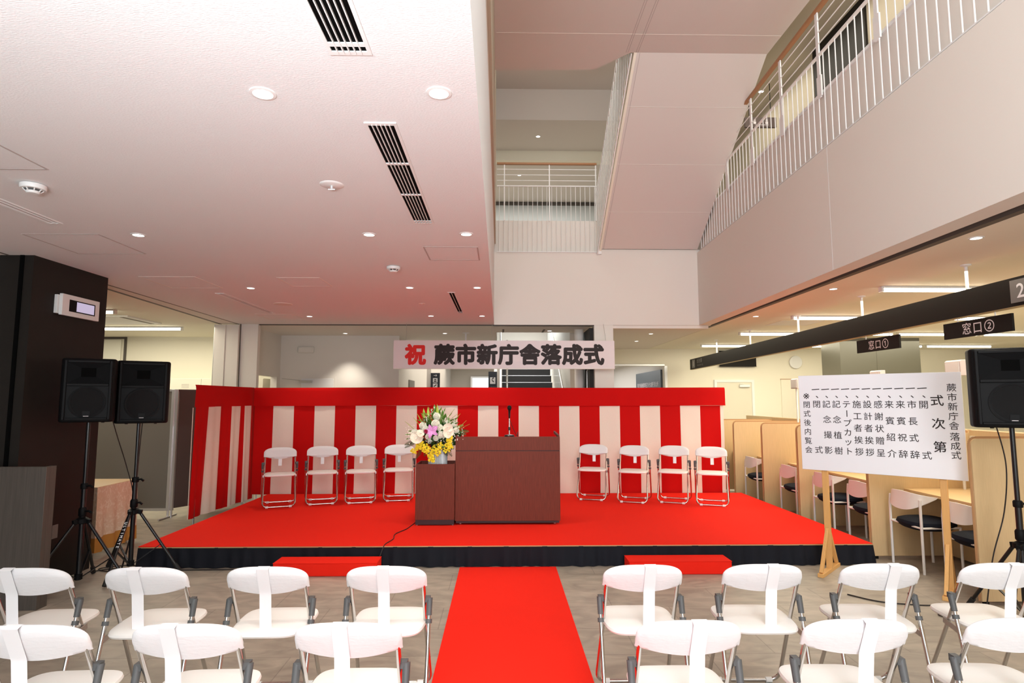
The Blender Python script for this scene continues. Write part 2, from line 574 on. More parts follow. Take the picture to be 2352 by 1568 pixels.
# stringer of the flight (pale side board seen beyond the bars)
mb = MB()
mb.add([(1.66, 9.86, 4.14), (1.695, 9.86, 4.14), (1.695, YT, ZT), (1.66, YT, ZT), (1.66, 9.86, 4.60), (1.695, 9.86, 4.60), (1.695, YT, ZT + .30), (1.66, YT, ZT + .30)],
       [(0, 1, 2, 3), (4, 7, 6, 5), (0, 4, 5, 1), (3, 2, 6, 7), (0, 3, 7, 4), (1, 5, 6, 2)])
struct('trim_10', mb, 'cream')

# upper floor beyond the back wall
struct('wall_back_kerb', MB().box(-0.3, 1.66, 9.95, 10.15, 4.14, 4.70), 'wall')
struct('floor_upper', MB().box(-1.2, 3.4, 10.15, 20, 4.35, 4.45), 'wall')
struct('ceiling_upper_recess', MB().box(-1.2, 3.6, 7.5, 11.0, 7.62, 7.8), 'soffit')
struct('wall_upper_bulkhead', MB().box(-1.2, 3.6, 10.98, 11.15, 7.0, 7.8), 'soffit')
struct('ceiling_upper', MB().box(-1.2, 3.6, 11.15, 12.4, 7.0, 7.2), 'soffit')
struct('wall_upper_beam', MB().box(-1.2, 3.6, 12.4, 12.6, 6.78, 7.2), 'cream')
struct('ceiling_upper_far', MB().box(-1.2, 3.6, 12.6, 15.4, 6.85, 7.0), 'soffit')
struct('wall_upper_far', MB().box(-1.2, 3.6, 15.4, 15.6, 4.45, 6.9), 'wall')
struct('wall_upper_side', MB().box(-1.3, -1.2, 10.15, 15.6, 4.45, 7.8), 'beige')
struct('window_1', MB().box(-0.9, 2.5, 15.33, 15.39, 5.6, 6.76), mat('pale_glazing', (0.62, 0.66, 0.68), 0.4))
struct('trim_11', MB().box(-0.9, 2.5, 15.28, 15.41, 6.76, 6.81), 'track')
# gallery beyond the fascia rail
struct('floor_gallery', MB().box(3.45, 4.85, -6, 16, 4.35, 4.45), 'wall')
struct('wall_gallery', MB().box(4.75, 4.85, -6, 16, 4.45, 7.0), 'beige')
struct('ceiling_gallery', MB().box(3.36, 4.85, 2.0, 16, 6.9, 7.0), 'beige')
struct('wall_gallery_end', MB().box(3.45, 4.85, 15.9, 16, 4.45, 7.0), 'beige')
struct('ceiling_atrium', MB().box(-0.3, 6, -6, 7.6, 8.1, 8.3), 'wall')
struct('ceiling_near', MB().box(-0.06, 3.4, -6, -1.4, 6.0, 6.2), 'wall')
mb = MB()
mb.box(4.72, 4.75, 7.22, 8.50, 4.45, 6.9)
struct('door_1', mb, 'dark')
struct('door_2', MB().box(4.72, 4.75, 4.6, 5.3, 4.45, 6.9), 'dark')

# office end wall, its doorway on the left and the passage beyond
mb = MB()
mb.box(4.03, 12.5, 14.6, 14.75, 0, ZC)
mb.box(1.88, 4.03, 14.6, 14.75, 2.48, ZC)
struct('wall_office_end', mb, 'cream')
struct('wall_office_right', MB().box(12.4, 12.5, -6, 14.6, 0, ZC), 'cream')
struct('wall_side_passage', MB().box(4.03, 4.13, 14.75, 26, 0, ZC), 'wall')
struct('ceiling_side_passage', MB().box(1.52, 4.1, 14.75, 26, 2.75, 3.1), 'wall')
struct('wall_passage_end', MB().box(-4.5, 4.1, 24, 24.2, 0, ZC), 'wall')
struct('window_2', MB().box(-1.13, 0.06, 23.95, 23.99, 0.8, 2.52), 'daylit')
struct('window_3', MB().box(4.2, 4.62, 23.95, 23.99, 0.8, 2.52), 'daylit')
mb = MB()
for a, b, c, d in ((-1.20, -1.13, 0.8, 2.58), (0.06, 0.13, 0.8, 2.58), (-1.13, 0.06, 2.52, 2.58)):
    mb.box(a, b, 23.9, 23.99, c, d)
struct('trim_12', mb, 'steel')
struct('window_4', MB().box(1.9, 3.1, 23.95, 23.99, 1.0, 2.35), 'daylit')
# dark clad column in the office
mb = MB()
mb.box(6.86, 8.5, 11.9, 12.6, 0, ZC)
mb.box(7.605, 7.625, 11.895, 11.9, 0, ZC)
struct('wall_column_office', mb, 'olive')
# meeting room behind the sliding screens, far wall and side
mb = MB()
mb.box(-12, -4.28, 12.0, 12.1, 0, ZC)
struct('wall_meeting_room', mb, 'cream')
struct('wall_far_left', MB().box(-12, -11.9, -6, 12, 0, ZC), 'wall')
mb = MB()
mb.box(-7.5, -7.46, 11.97, 12.0, 0.3, 2.9)
mb.box(-9.5, -7.5, 11.98, 12.0, 2.86, 2.9)
struct('window_5', mb, 'track')
struct('window_6', MB().box(-9.4, -7.56, 11.975, 11.99, 0.9, 2.84), mat('roller_blind', (0.82, 0.80, 0.70), 0.8))
# passage side wall with a doorway into the bright room, and the block wall behind the stage
mb = MB()
mb.box(-4.40, -4.28, 10.0, 11.66, 2.09, ZC)
mb.box(-4.40, -4.28, 11.5, 11.66, 0, 2.09)
struct('wall_passage_left', mb, 'wall')
struct('wall_block', MB().box(-4.28, -1.985, 11.66, 24, 0, ZC), 'wall')
struct('wall_pillar', MB().prism([(-4.05, 5.16), (-4.05, 6.14), (-5.4, 6.14), (-5.4, 5.16)], 0, ZC), 'dark')
struct('trim_13', MB().box(-4.165, -4.130, 5.152, 5.17, 0, ZC), 'black_d')
struct('trim_14', MB().box(-4.80, -4.345, 5.10, 5.17, 0, ZC), 'white_p')
# doors
mb = MB()
mb.box(-3.86, -3.24, 11.635, 11.66, 0, 2.06)
struct('door_3', mb, 'white_p', 0.003)
mb = MB()
for a, b, c, d in ((-3.90, -3.86, 0, 2.10), (-3.24, -3.20, 0, 2.10), (-3.86, -3.24, 2.06, 2.10)):
    mb.box(a, b, 11.645, 11.66, c, d)
struct('trim_15', mb, 'wall')
mb = MB()
mb.box(-1.985, -1.965, 12.9, 13.7, 0, 2.08)
struct('door_4', mb, 'pgrey')
mb = MB()
mb.box(5.30, 6.16, 14.565, 14.6, 0, 2.08)
struct('door_5', mb, mat('cream_door', (0.70, 0.66, 0.54), 0.5), 0.003)
mb = MB()
for a, b, c, d in ((5.24, 5.30, 0, 2.14), (6.16, 6.22, 0, 2.14), (5.30, 6.16, 2.08, 2.14)):
    mb.box(a, b, 14.55, 14.6, c, d)
struct('trim_16', mb, 'white_p')
struct('trim_17', MB().box(4.03, 4.09, 14.57, 14.6, 0, 2.48).box(1.88, 4.03, 14.57, 14.6, 2.48, 2.52), 'steel')
struct('door_6', MB().box(1.50, 1.56, 10.0, 10.9, 0, 2.86), 'dark')

# sliding screens folded against the pier
for k, (a, b) in enumerate(((-4.70, -4.52), (-4.52, -4.31))):
    t = thing('sliding_partition_panel', ('narrow', 'wider')[k] + ' white sliding partition leaf folded ' + ('farther from', 'beside')[k] + ' the wall pier', 'partition',
              (a, 9.825 + 0.015 * k, 0), 0, 'folded sliding partition leaves')
    obj('panel', MB().box(0, b - a - 0.004, 0, 0.05, 0.01, ZC - 0.015), 'wall', t, False, 0.003)
    obj('edge_strip', MB().box(-0.008, 0, 0, 0.05, 0.01, ZC - 0.015), ('steel', 'wall')[k], t, False)
struct('trim_18', MB().box(-4.309, -4.300, 9.88, 9.9, 0, ZC), 'track')

# ================================================================== STAGE
SZ = 0.21
st = thing('stage', 'low stage covered in red carpet with a black pleated skirt', 'stage', (0, 0, 0))
SX0, SX1, SY0, SY1 = -3.57, 3.755, 6.12, 9.42
obj('platform', MB().box(SX0 + .03, SX1 - .03, SY0 + .03, SY1, 0.02, SZ - 0.012), 'black_d', st, False)
obj('carpet_top', MB().box(SX0, SX1, SY0, SY1, SZ - 0.008, SZ), 'carpet', st, False)
obj('edge_trim', MB().box(SX0 - .002, SX1 + .002, SY0 - .004, SY0 + .006, SZ - 0.016, SZ - 0.006), 'tanwood', st, False)
def skirt_mesh():
    path = [(SX0, SY1), (SX0, SY0), (SX1, SY0), (SX1, SY1)]
    pts = []
    for (a, b) in zip(path[:-1], path[1:]):
        a, b = Vector(a), Vector(b)
        L = (b - a).length
        n = int(L / 0.02)
        nn = Vector(((b - a).y, -(b - a).x)).normalized()
        for i in range(n):
            s_ = i / n * L
            pts.append((a + (b - a) * i / n, nn, s_))
    pts.append((Vector(path[-1]), Vector((1, 0)), 0))
    rnd = random.Random(3)
    ph = [rnd.uniform(0, 6) for _ in range(4)]
    def fn(u, v):
        p, nn, s_ = pts[int(round(u * (len(pts) - 1)))]
        amp = 0.006 + 0.018 * v
        f = math.sin(s_ * 42 + ph[0] + 1.4 * math.sin(s_ * 9 + ph[1])) * 0.6 + math.sin(s_ * 17 + ph[2]) * 0.4
        q = p + nn * (f * amp + 0.010 * v)
        return (q.x, q.y, SZ - 0.013 - v * (SZ - 0.018))
    return MB().grid(fn, len(pts) - 1, 5)
obj('skirt', skirt_mesh(), 'skirt', st, True, recalc=False)

for k, (a, b, lab) in enumerate(((-2.135, -1.165, 'red carpeted step box at the stage front, left of the aisle carpet'),
                                 (1.225, 2.205, 'red carpeted step box at the stage front, right of the aisle carpet'))):
    t = thing('stage_step', lab, 'step', ((a + b) / 2, 5.955, 0), 0, 'red step boxes at the stage front')
    h = (b - a) / 2
    obj('box', MB().box(-h, h, -0.14, 0.10, 0, 0.118), 'carpet', t, True, 0.008)
    obj('carpet_cover', MB().box(-h - .002, h + .002, -0.142, 0.10, 0.1185, 0.122), 'carpet', t, True, 0.002)
t = thing('carpet_runner', 'long red aisle carpet running from the stage between the chairs', 'carpet', (0.075, 0, 0))
obj('pile', MB().box(-0.475, 0.475, -2.0, 6.07, 0.001, 0.008), 'carpet', t, False)
obj('hem', MB().box(-0.475, 0.475, 6.07, 6.085, 0.001, 0.009), 'cred', t, False)

# striped ceremony curtains
def cloth_back():
    x0_, x1_ = -3.84, 3.53
    pitch = (1.562 + 3.55) / 8
    edges = [x0_]
    k = -1
    while True:
        a = -3.55 + k * pitch
        for e in (a, a + pitch / 2):
            if x0_ < e < x1_:
                edges.append(e)
        k += 1
        if -3.55 + k * pitch > x1_:
            break
    edges.append(x1_)
    edges = sorted(edges)
    xs, col = [], []
    for a, b in zip(edges[:-1], edges[1:]):
        mid = (a + b) / 2
        wh = ((mid + 3.55) % pitch) < pitch / 2 and mid > -3.55
        n = max(1, int(round((b - a) / 0.04)))
        for i in range(n):
            xs.append(a + (b - a) * i / n)
            col.append(1 if wh else 0)
    xs.append(x1_)
    rn = random.Random(5)
    ph = [rn.uniform(0, 6) for _ in range(6)]
    def yoff(x, z):
        t = 1.55 - z
        return (0.010 * math.sin(x * 7.0 + ph[0]) + 0.007 * math.sin(x * 19 + ph[1] + z * 2)) * (0.3 + 0.6 * t) + \
               0.006 * math.sin(z * 11 + x * 9 + ph[2]) * t * (0.5 + 0.5 * math.sin(x * 2.2 + ph[3]))
    def fn(u, v):
        x = xs[int(round(u * (len(xs) - 1)))]
        z = 1.56 - v * (1.56 - 0.20)
        return (x, 9.45 + yoff(x, z) * min(1, (x + 3.84) * 6), z)
    m = MB().grid(fn, len(xs) - 1, 24, mf=lambda i, j: col[i])
    return m, yoff
t = thing('striped_curtain', 'long red and white striped ceremonial curtain along the back of the stage', 'curtain', (0, 0, 0))
cb, yo = cloth_back()
obj('striped_cloth', cb, ('cred', 'cwhite'), t, True, recalc=False, angle=80)
def band(u, v):
    x = -3.848 + u * 7.403
    z = 1.843 - v * 0.285
    r = 0.018 * math.sin(min(1, v * 7) * PI / 2)
    return (x, 9.445 - r + 0.005 * math.sin(x * 5) * v + 0.004 * math.sin(x * 23) * v, z - 0.004 * math.sin(x * 1.3))
obj('header_band', MB().grid(band, 150, 10), 'cred', t, True, recalc=False, angle=80)
def bandb(u, v):
    p = band(u, 0)
    return (p[0], p[1] + 0.034 * v, p[2] - 0.03 * v * v)
mb = MB().grid(bandb, 150, 3)
obj('header_fold', mb, 'cred', t, True, recalc=False, angle=80)
for x in (-3.78, -1.9, 0.02, 1.95, 3.47):
    obj('pole', MB().tube([(x, 9.492, 0.0), (x, 9.492, 1.80)], 0.012), 'alu', t)
obj('rail', MB().tube([(-3.80, 9.475, 1.808), (3.50, 9.475, 1.808)], 0.011), 'alu', t)

t = thing('striped_curtain', 'short red and white striped curtain closing the left side of the stage', 'curtain', (0, 0, 0))
ys_w = [(8.051, 8.386), (8.709, 9.03), (9.14, 9.40)]
def side(u, v):
    y = 7.695 + u * (9.56 - 7.695)
    z = 1.56 - v * (1.56 - (0.165 - 0.04 * u))
    return (-3.87 + (0.016 * math.sin(y * 13 + 1) + 0.011 * math.sin(y * 31)) * (0.25 + 0.75 * v) * min(1, (1 - u) * 7) - 0.03 * v * (1 - u), y, z)
nseg = 90
def scol(i, j):
    y = 7.695 + (i + .5) / nseg * (9.56 - 7.695)
    return 1 if any(a < y < b for a, b in ys_w) else 0
obj('striped_cloth', MB().grid(side, nseg, 20, mf=scol), ('cred', 'cwhite'), t, True, recalc=False, angle=80)
def sband(u, v):
    y = 7.685 + u * (9.52 - 7.685)
    z = 1.843 - v * 0.285
    return (-3.886 + 0.010 * math.sin(y * 8) * v + 0.016 * math.sin(min(1, v * 7) * PI / 2), y, z + 0.012 * math.sin(PI * min(1, (1 - u) * 8)) * (1 - u))
obj('header_band', MB().grid(sband, 40, 8), 'cred', t, True, recalc=False, angle=80)
obj('white_hem', MB().box(-3.905, -3.897, 7.688, 7.696, 0.165, 1.55), 'cwhite', t, False)
for y in (7.84, 9.28):
    obj('pole', MB().tube([(-3.905, y, 0.0), (-3.905, y, 1.80)], 0.013), 'steel', t)
    obj('foot_plate', MB().box(-4.04, -3.74, y - 0.03, y + 0.03, 0, 0.012), 'steel', t, False)
obj('rail', MB().tube([(-3.895, 7.74, 1.805), (-3.895, 9.40, 1.805)], 0.011), 'steel', t)

# lectern, flower stand
t = thing('lectern', 'wide mahogany lectern in the middle of the stage', 'lectern', (0.085, 7.08, SZ))
hw = 0.612
obj('front_panel', MB().box(-hw, hw, 0, 0.02, 0.045, 0.842), 'maho', t, True, 0.002)
obj('upper_panel', MB().box(-hw, hw, 0, 0.02, 0.850, 1.010), 'maho', t, True, 0.002)
obj('groove', MB().box(-hw + .004, hw - .004, 0.006, 0.016, 0.842, 0.850), 'grooved', t, False)
for s in (-1, 1):
    obj('side_panel', MB().prism([(0.0205, 0.045), (0.60, 0.045), (0.60, 0.96), (0.0205, 1.01)], 0, 0.022,
        Matrix.Translation((s * hw - (0.022 if s > 0 else 0), 0, 0)) @ Matrix(((0, 0, 1, 0), (1, 0, 0, 0), (0, 1, 0, 0), (0, 0, 0, 1)))), 'maho', t, False)
    obj('raised_rim', MB().bar((s * (hw - .011), 0.03, 1.012), (s * (hw - .011), 0.60, 1.03), 0.02, 0.03), 'maho', t, False)
    for y in (0.06, 0.54):
        obj('caster', MB().lathe([(0.0, 0), (0.018, 0.003), (0.02, 0.02), (0.012, 0.045)], 12, Matrix.Translation((s * (hw - .06), y, 0))), 'steel', t)
obj('top_board', MB().add([(-hw + .023, 0.021, 0.988), (hw - .023, 0.021, 0.988), (hw - .023, 0.60, 0.94), (-hw + .023, 0.60, 0.94),
                           (-hw + .023, 0.021, 1.008), (hw - .023, 0.021, 1.008), (hw - .023, 0.60, 0.958), (-hw + .023, 0.60, 0.958)],
                          [(0, 3, 2, 1), (4, 5, 6, 7), (0, 1, 5, 4), (1, 2, 6, 5), (2, 3, 7, 6), (3, 0, 4, 7)]), 'maho', t, False)
obj('plinth', MB().box(-hw + .012, hw - .012, 0.012, 0.58, 0.020, 0.045), 'maho_d', t, False)

t = thing('flower_stand', 'lower mahogany pedestal beside the lectern carrying the flowers', 'pedestal', (-0.757, 7.05, SZ))
pw = 0.226
obj('cabinet', MB().box(-pw, pw, 0, 0.42, 0.065, 0.655), 'maho', t, True, 0.002)
mb = MB()
mb.box(-pw, pw, 0, 0.018, 0.655, 0.697)
mb.box(-pw, pw, 0.402, 0.42, 0.655, 0.697)
mb.box(-pw, -pw + .018, 0.018, 0.402, 0.655, 0.697)
mb.box(pw - .018, pw, 0.018, 0.402, 0.655, 0.697)
obj('raised_rim', mb, 'maho', t, False)
obj('plinth', MB().box(-pw + .004, pw - .004, 0.006, 0.41, 0.010, 0.065), 'maho_d', t, False)
for x in (-pw + .02, pw - .02):
    for y in (0.03, 0.38):
        obj('foot', MB().lathe([(0.012, 0), (0.012, 0.012)], 10, Matrix.Translation((x, y, 0))), 'steel', t)

# microphone on the lectern
t = thing('microphone', 'black microphone on a short chrome stand on the lectern top', 'microphone', (0.107, 7.32, SZ + 0.987))
obj('base', MB().lathe([(0.06, 0.008), (0.062, 0.02), (0.055, 0.03), (0.015, 0.036)], 24), 'blackm', t)
obj('stand_tube', MB().tube([(0, 0, 0.03), (0, 0, 0.235)], 0.008, 10), 'chrome', t)
obj('clutch', MB().tube([(0, 0, 0.085), (0, 0, 0.125)], 0.014, 12), 'blackm', t)
obj('gooseneck', MB().tube([(0, 0, 0.23), (0, -0.01, 0.27)], 0.009, 10), 'blackm', t)
mi_ = Matrix.Translation((0, -0.012, 0.268)) @ Matrix.Rotation(0.25, 4, 'X')
obj('handle', MB().lathe([(0.011, -0.03), (0.013, 0.05), (0.018, 0.068)], 16, mi_), 'blackm', t)
obj('head_grille', MB().lathe([(0.018, 0.068), (0.025, 0.078), (0.026, 0.098), (0.020, 0.116), (0.0, 0.124)], 16, mi_), 'grille', t)
tag(obj('microphone_cable', MB().tube(spline([(0.112, 7.33, SZ + 1.20), (0.15, 7.36, SZ + 1.10), (0.20, 7.42, SZ + 1.0), (0.22, 7.72, SZ + 0.985), (0.22, 7.78, SZ + 0.3), (0.2, 7.77, SZ + .006)]), 0.0035, 6), 'cable'),
    'thin black cable hanging behind the microphone on the lectern', 'cable')

# flower arrangement
fl = thing('flower_arrangement', 'large white, yellow and pink flower arrangement in a silver vase', 'flowers', (-0.75, 7.25, SZ + 0.657))
def vase():
    m = MB()
    n = 72
    prof = [(0.104, 0.0), (0.110, 0.004), (0.114, 0.205), (0.116, 0.209), (0.109, 0.211), (0.104, 0.17)]
    v, f = [], []
    for i, (r, z) in enumerate(prof):
        for j in range(n):
            a = 2 * PI * j / n
            rr = r + (0.003 * math.cos(j * PI) if i in (1, 2) else 0)
            v.append((rr * math.cos(a), rr * math.sin(a), z))
    for i in range(len(prof) - 1):
        for j in range(n):
            f.append((i * n + j, i * n + (j + 1) % n, (i + 1) * n + (j + 1) % n, (i + 1) * n + j))
    f.append(tuple(range(n - 1, -1, -1)))
    f.append(tuple(range((len(prof) - 1) * n, len(prof) * n)))
    return m.add(v, f)
obj('vase', vase(), mat('silver_vase', (0.68, 0.72, 0.74), 0.35, metal=0.3), fl, angle=12)
FC = Vector((-0.018, 0.0, 0.352))
def fpt(zx, zy, d):
    return FC + Vector(((zx - 800) * 0.000537, -d, (800 - zy) * 0.000537))
def petal_ball(r, n=110, L=0.45, wd=0.34):
    m = MB()
    g = PI * (3 - 5 ** 0.5)
    m.ball((0, 0, 0), r * 0.86, 12)
    for i in range(n):
        z = 1 - 1.75 * (i + .5) / n
        q = math.sqrt(max(0, 1 - z * z))
        d = Vector((q * math.cos(g * i), q * math.sin(g * i), z))
        t1 = d.orthogonal().normalized()
        up = Vector((0, 0, 1)) - d * d.z
        up = up.normalized() if up.length > .05 else t1
        sd = d.cross(up)
        base = d * r * 0.68
        m.add([base - sd * r * wd * .5, base + sd * r * wd * .5, base + d * r * .24 + sd * r * wd * .55, base + d * r * .30 + up * r * L * .42, base + d * r * .24 - sd * r * wd * .55],
              [(0, 1, 2, 3, 4)])
    return m
first = None
def place(name, mesh_obj, p, s=1.0, direction=None, roll=0.0):
    o = mesh_obj.copy()
    o.name = name
    COL.objects.link(o)
    o.parent = fl
    o.location = p
    o.scale = (s, s, s)
    if direction is not None:
        o.rotation_euler = (Matrix.Rotation(roll, 4, 'Z') if False else (Vector(direction).to_track_quat('Z', 'Y').to_matrix().to_4x4() @ Matrix.Rotation(roll, 4, 'Z'))).to_euler()
    return o
fr = random.Random(11)
proto = obj('chrysanthemum', petal_ball(0.048), 'petalw', fl)
sp = [(515, 565, .10, .95), (800, 520, .13, 1.1), (940, 760, .15, 1.1), (350, 720, .12, 1.0), (585, 640, .13, .9), (880, 610, .12, 1.0), (810, 360, .06, .95), (650, 800, .15, .8), (1250, 665, .1, .8),
      (820, 830, .15, .75), (1060, 490, .07, .6), (1180, 560, .05, .6), (680, 900, .14, .6), (1090, 860, .12, .7)]
for i, (a, b, d, s) in enumerate(sp):
    p = fpt(a, b, d)
    dr = (p - Vector((0, 0.05, 0.25))).normalized() + Vector((0, -.9, .3))
    if i == 0:
        proto.location, proto.scale = p, (s, s, s)
        proto.rotation_euler = dr.to_track_quat('Z', 'Y').to_euler()
    else:
        place('chrysanthemum', proto, p, s, dr)
def spathe(r):
    m = MB()
    def fn(u, v):
        a = (u - .5) * 2 * PI
        k = (1 - 0.45 * abs(math.sin(a / 2)) ** 6) * (1 + 0.25 * math.cos(a))
        q = r * v * k
        return (q * math.sin(a), q * math.cos(a) - r * .1, 0.25 * q * q / r + 0.006 * math.sin(3 * a) * v)
    m.grid(fn, 28, 6)
    return m
for a, b, s, rl, dr in ((430, 790, .078, 2.6, (-.15, -1, .2)), (1110, 740, .07, .7, (.3, -1, .3)), (1080, 640, .06, .1, (.1, -1, .25)), (510, 720, .05, 2.0, (0, -1, .5))):
    o = obj('anthurium', spathe(s), 'petalc', fl, recalc=False)
    sd = obj('spadix', MB().tube([(0, 0, 0.002), (0, s * .5, 0.03)], 0.006, 8), 'petalw', o)
    o.location = fpt(a, b, .17)
    o.rotation_euler = (Vector(dr).to_track_quat('Z', 'Y').to_matrix().to_4x4() @ Matrix.Rotation(rl, 4, 'Z')).to_euler()
# pink orchid
m = MB()
for k in range(5):
    a = 2 * PI * k / 5 + .4
    T = Matrix.Rotation(a, 4, 'Z')
    wd = 0.034 if k in (1, 4) else 0.022
    def fn(u, v, wd=wd):
        return ((u - .5) * 2 * wd * math.sin(PI * (0.12 + 0.83 * v)) , 0.086 * v, 0.02 * math.sin(v * 2.4) + 0.006 * math.sin(u * 14) * v)
    m.grid(fn, 8, 8, T)
o = obj('orchid', m, 'petalp', fl, recalc=False)
o.location = fpt(735, 680, .20)
o.rotation_euler = (Vector((-.1, -1, .25)).to_track_quat('Z', 'Y').to_matrix().to_4x4()).to_euler()
m = MB()
m.lathe([(0.004, 0), (0.014, .02), (0.024, .035), (0.026, .04), (0.012, .03)], 12)
lo = obj('lip', m, 'petalm', o)
lo.location = (-0.045, 0.01, 0.01)
lo.rotation_euler = (0.5, -0.5, 0)
# upright stalks with white buds, lime blades
def blade(L, wd, curve):
    m = MB()
    def fn(u, v):
        ww = wd * math.sin(PI * (0.15 + 0.85 * v)) * (u - .5) * 2
        return (ww, -curve * v * v + abs(u - .5) * wd * .4, L * v)
    return m.grid(fn, 2, 8)
stalks = [(690, 230), (735, 190), (610, 330), (520, 350), (850, 250), (925, 270), (560, 420), (980, 380), (1050, 370), (640, 430), (1100, 470), (930, 440), (1190, 430), (470, 470), (760, 300), (1200, 520), (260, 680), (225, 740), (220, 830), (1390, 660)]
for i, (a, b) in enumerate(stalks):
    tip = fpt(a, b, fr.uniform(-.06, .06))
    base = Vector((fr.uniform(-.04, .04), fr.uniform(-.02, .06), 0.29))
    d = (tip - base)
    m = MB()
    m.tube([base, base + d * .5 + Vector((0, .02, .02)), tip], [.004, .004, .002], 6)
    o = obj('bud_stalk', m, 'leaf', fl)
    lm, bmm = MB(), MB()
    for k in range(6):
        q = base + d * (0.45 + 0.1 * k)
        T = Matrix.Translation(q) @ d.to_track_quat('Z', 'Y').to_matrix().to_4x4() @ Matrix.Rotation(k * 2.4, 4, 'Z') @ Matrix.Rotation(0.5, 4, 'X')
        lm.grid(lambda u, v: ((u - .5) * .030 * math.sin(PI * (0.2 + 0.8 * v)), 0.002, 0.085 * v), 2, 4, T)
    for k in range(7):
        q = tip + Vector((fr.uniform(-.014, .014), fr.uniform(-.014, .014), -0.014 * k + .01))
        bmm.ball(q, fr.uniform(.004, .0065), 6, None, 0, 1.9)
    obj('leaf_blades', lm, 'leaf', o, recalc=False)
    obj('buds', bmm, 'petalw', o)
for a, b, a2, b2 in ((165, 515, 300, 650), (340, 440, 420, 560), (520, 255, 530, 400), (615, 220, 620, 400), (820, 160, 830, 400), (1150, 250, 1050, 420), (1215, 340, 1100, 450), (1410, 500, 1290, 650), (1280, 360, 1220, 470), (410, 360, 470, 500), (1470, 560, 1330, 650)):
    p, q = fpt(a2, b2, .05), fpt(a, b, .04)
    d = q - p
    o = obj('long_leaf', blade(d.length + .04, .016, 0.012), 'leafy', fl, recalc=False)
    o.location = p
    o.rotation_euler = d.to_track_quat('Z', 'Y').to_euler()
# yellow sprays
def spray(n, L):
    m = MB()
    for k in range(n):
        c = Vector((fr.uniform(-1, 1) * .032, fr.uniform(-.02, .02), -L * (k + fr.random() * .6) / n))
        for q in range(3):
            a = fr.uniform(0, 6.28)
            T = Matrix.Translation(c) @ Matrix.Rotation(fr.uniform(-.6, .6) + PI / 2, 4, 'X') @ Matrix.Rotation(a, 4, 'Z')
            m.grid(lambda u, v: ((u - .5) * .023 * math.sin(PI * (0.15 + .75 * v)), .015 * v, .006 * math.sin(v * 3)), 3, 3, T)
        m.ball(c, .006, 6)
    return m
SPR = ((500, 900, 12, .09), (400, 990, 10, .09), (340, 1060, 7, .05), (600, 950, 12, .1), (660, 1010, 12, .08), (740, 1060, 14, .15), (820, 960, 14, .11), (880, 1060, 9, .06), (950, 930, 8, .07),
                   (1000, 1000, 8, .06), (1070, 960, 10, .10), (1150, 850, 14, .09), (1200, 800, 10, .09), (720, 1160, 10, .10), (560, 1000, 8, .06), (1130, 950, 8, .05), (700, 1080, 10, .12), (860, 1000, 10, .12), (450, 950, 8, .06))
for a, b, n, L in SPR:
    if a > 1120:
        a = 1120
    o = obj('oncidium_spray', spray(n, L), 'petaly', fl, recalc=False)
    o.location = fpt(a, b, .17)
# fern fronds and leaf mass
def frond(L, wd):
    m = MB()
    for k in range(15):
        v = k / 15
        ln = wd * math.sin(PI * (0.1 + 0.85 * v))
        for s in (-1, 1):
            p = Vector((0, 0.10 * L * v * v, L * v))
            m.add([p, p + Vector((s * ln, 0.005, L * .06)), p + Vector((s * ln * .8, 0.006, L * .02)), p + Vector((0, 0, -L * .035))], [(0, 1, 2, 3)])
    m.tube([(0, 0, 0), (0, 0.025 * L, L * .5), (0, .1 * L, L)], .0025, 5)
    return m
for a, b, a2, b2 in ((160, 1060, 380, 920), (150, 1000, 330, 900), (410, 1280, 520, 1030), (590, 1220, 620, 1020), (1130, 1230, 1000, 1030), (1040, 1220, 950, 1060), (1180, 1080, 1080, 960), (1510, 720, 1250, 720), (1440, 780, 1230, 700),
                     (760, 1220, 770, 1060), (860, 1200, 850, 1060), (1400, 580, 1200, 640), (660, 380, 720, 620), (960, 320, 900, 600), (480, 430, 560, 640), (1120, 440, 1000, 640)):
    p, q = fpt(a2, b2, .10), fpt(a, b, .10)
    d = q - p
    o = obj('fern_frond', frond(d.length * 1.1, .05), 'leafd' if b > 700 else 'leaf', fl, recalc=False)
    o.location = p
    o.rotation_euler = (d.to_track_quat('Z', 'Y').to_matrix().to_4x4() @ Matrix.Rotation(0.5, 4, 'Z')).to_euler()
m = MB()
for k in range(330):
    th, ph_ = fr.uniform(0, 2 * PI), math.acos(fr.uniform(-.45, 1))
    c = Vector((math.sin(ph_) * math.cos(th) * .25, math.sin(ph_) * math.sin(th) * .15, .31 + math.cos(ph_) * .17))
    T = Matrix.Translation(c) @ Matrix.Rotation(fr.uniform(0, 6), 4, 'Z') @ Matrix.Rotation(fr.uniform(.3, 1.3), 4, 'X')
    m.grid(lambda u, v: ((u - .5) * .04 * math.sin(PI * (0.1 + .85 * v)), .004 * math.sin(v * 3), .075 * v), 2, 3, T)
for k in range(170):
    th, q = fr.uniform(0, 2 * PI), fr.uniform(.3, 1)
    c = Vector((math.cos(th) * .21 * q, math.sin(th) * .13 * q - .03, .22 + fr.uniform(-.02, .10)))
    T = Matrix.Translation(c) @ Matrix.Rotation(fr.uniform(0, 6), 4, 'Z') @ Matrix.Rotation(fr.uniform(1.2, 2.4), 4, 'X')
    m.grid(lambda u, v: ((u - .5) * .036 * math.sin(PI * (0.1 + .85 * v)), .004 * math.sin(v * 3), .085 * v), 2, 3, T)
o = obj('foliage', m, 'leafd', fl, recalc=False)
o['kind'] = 'stuff'
m = MB()
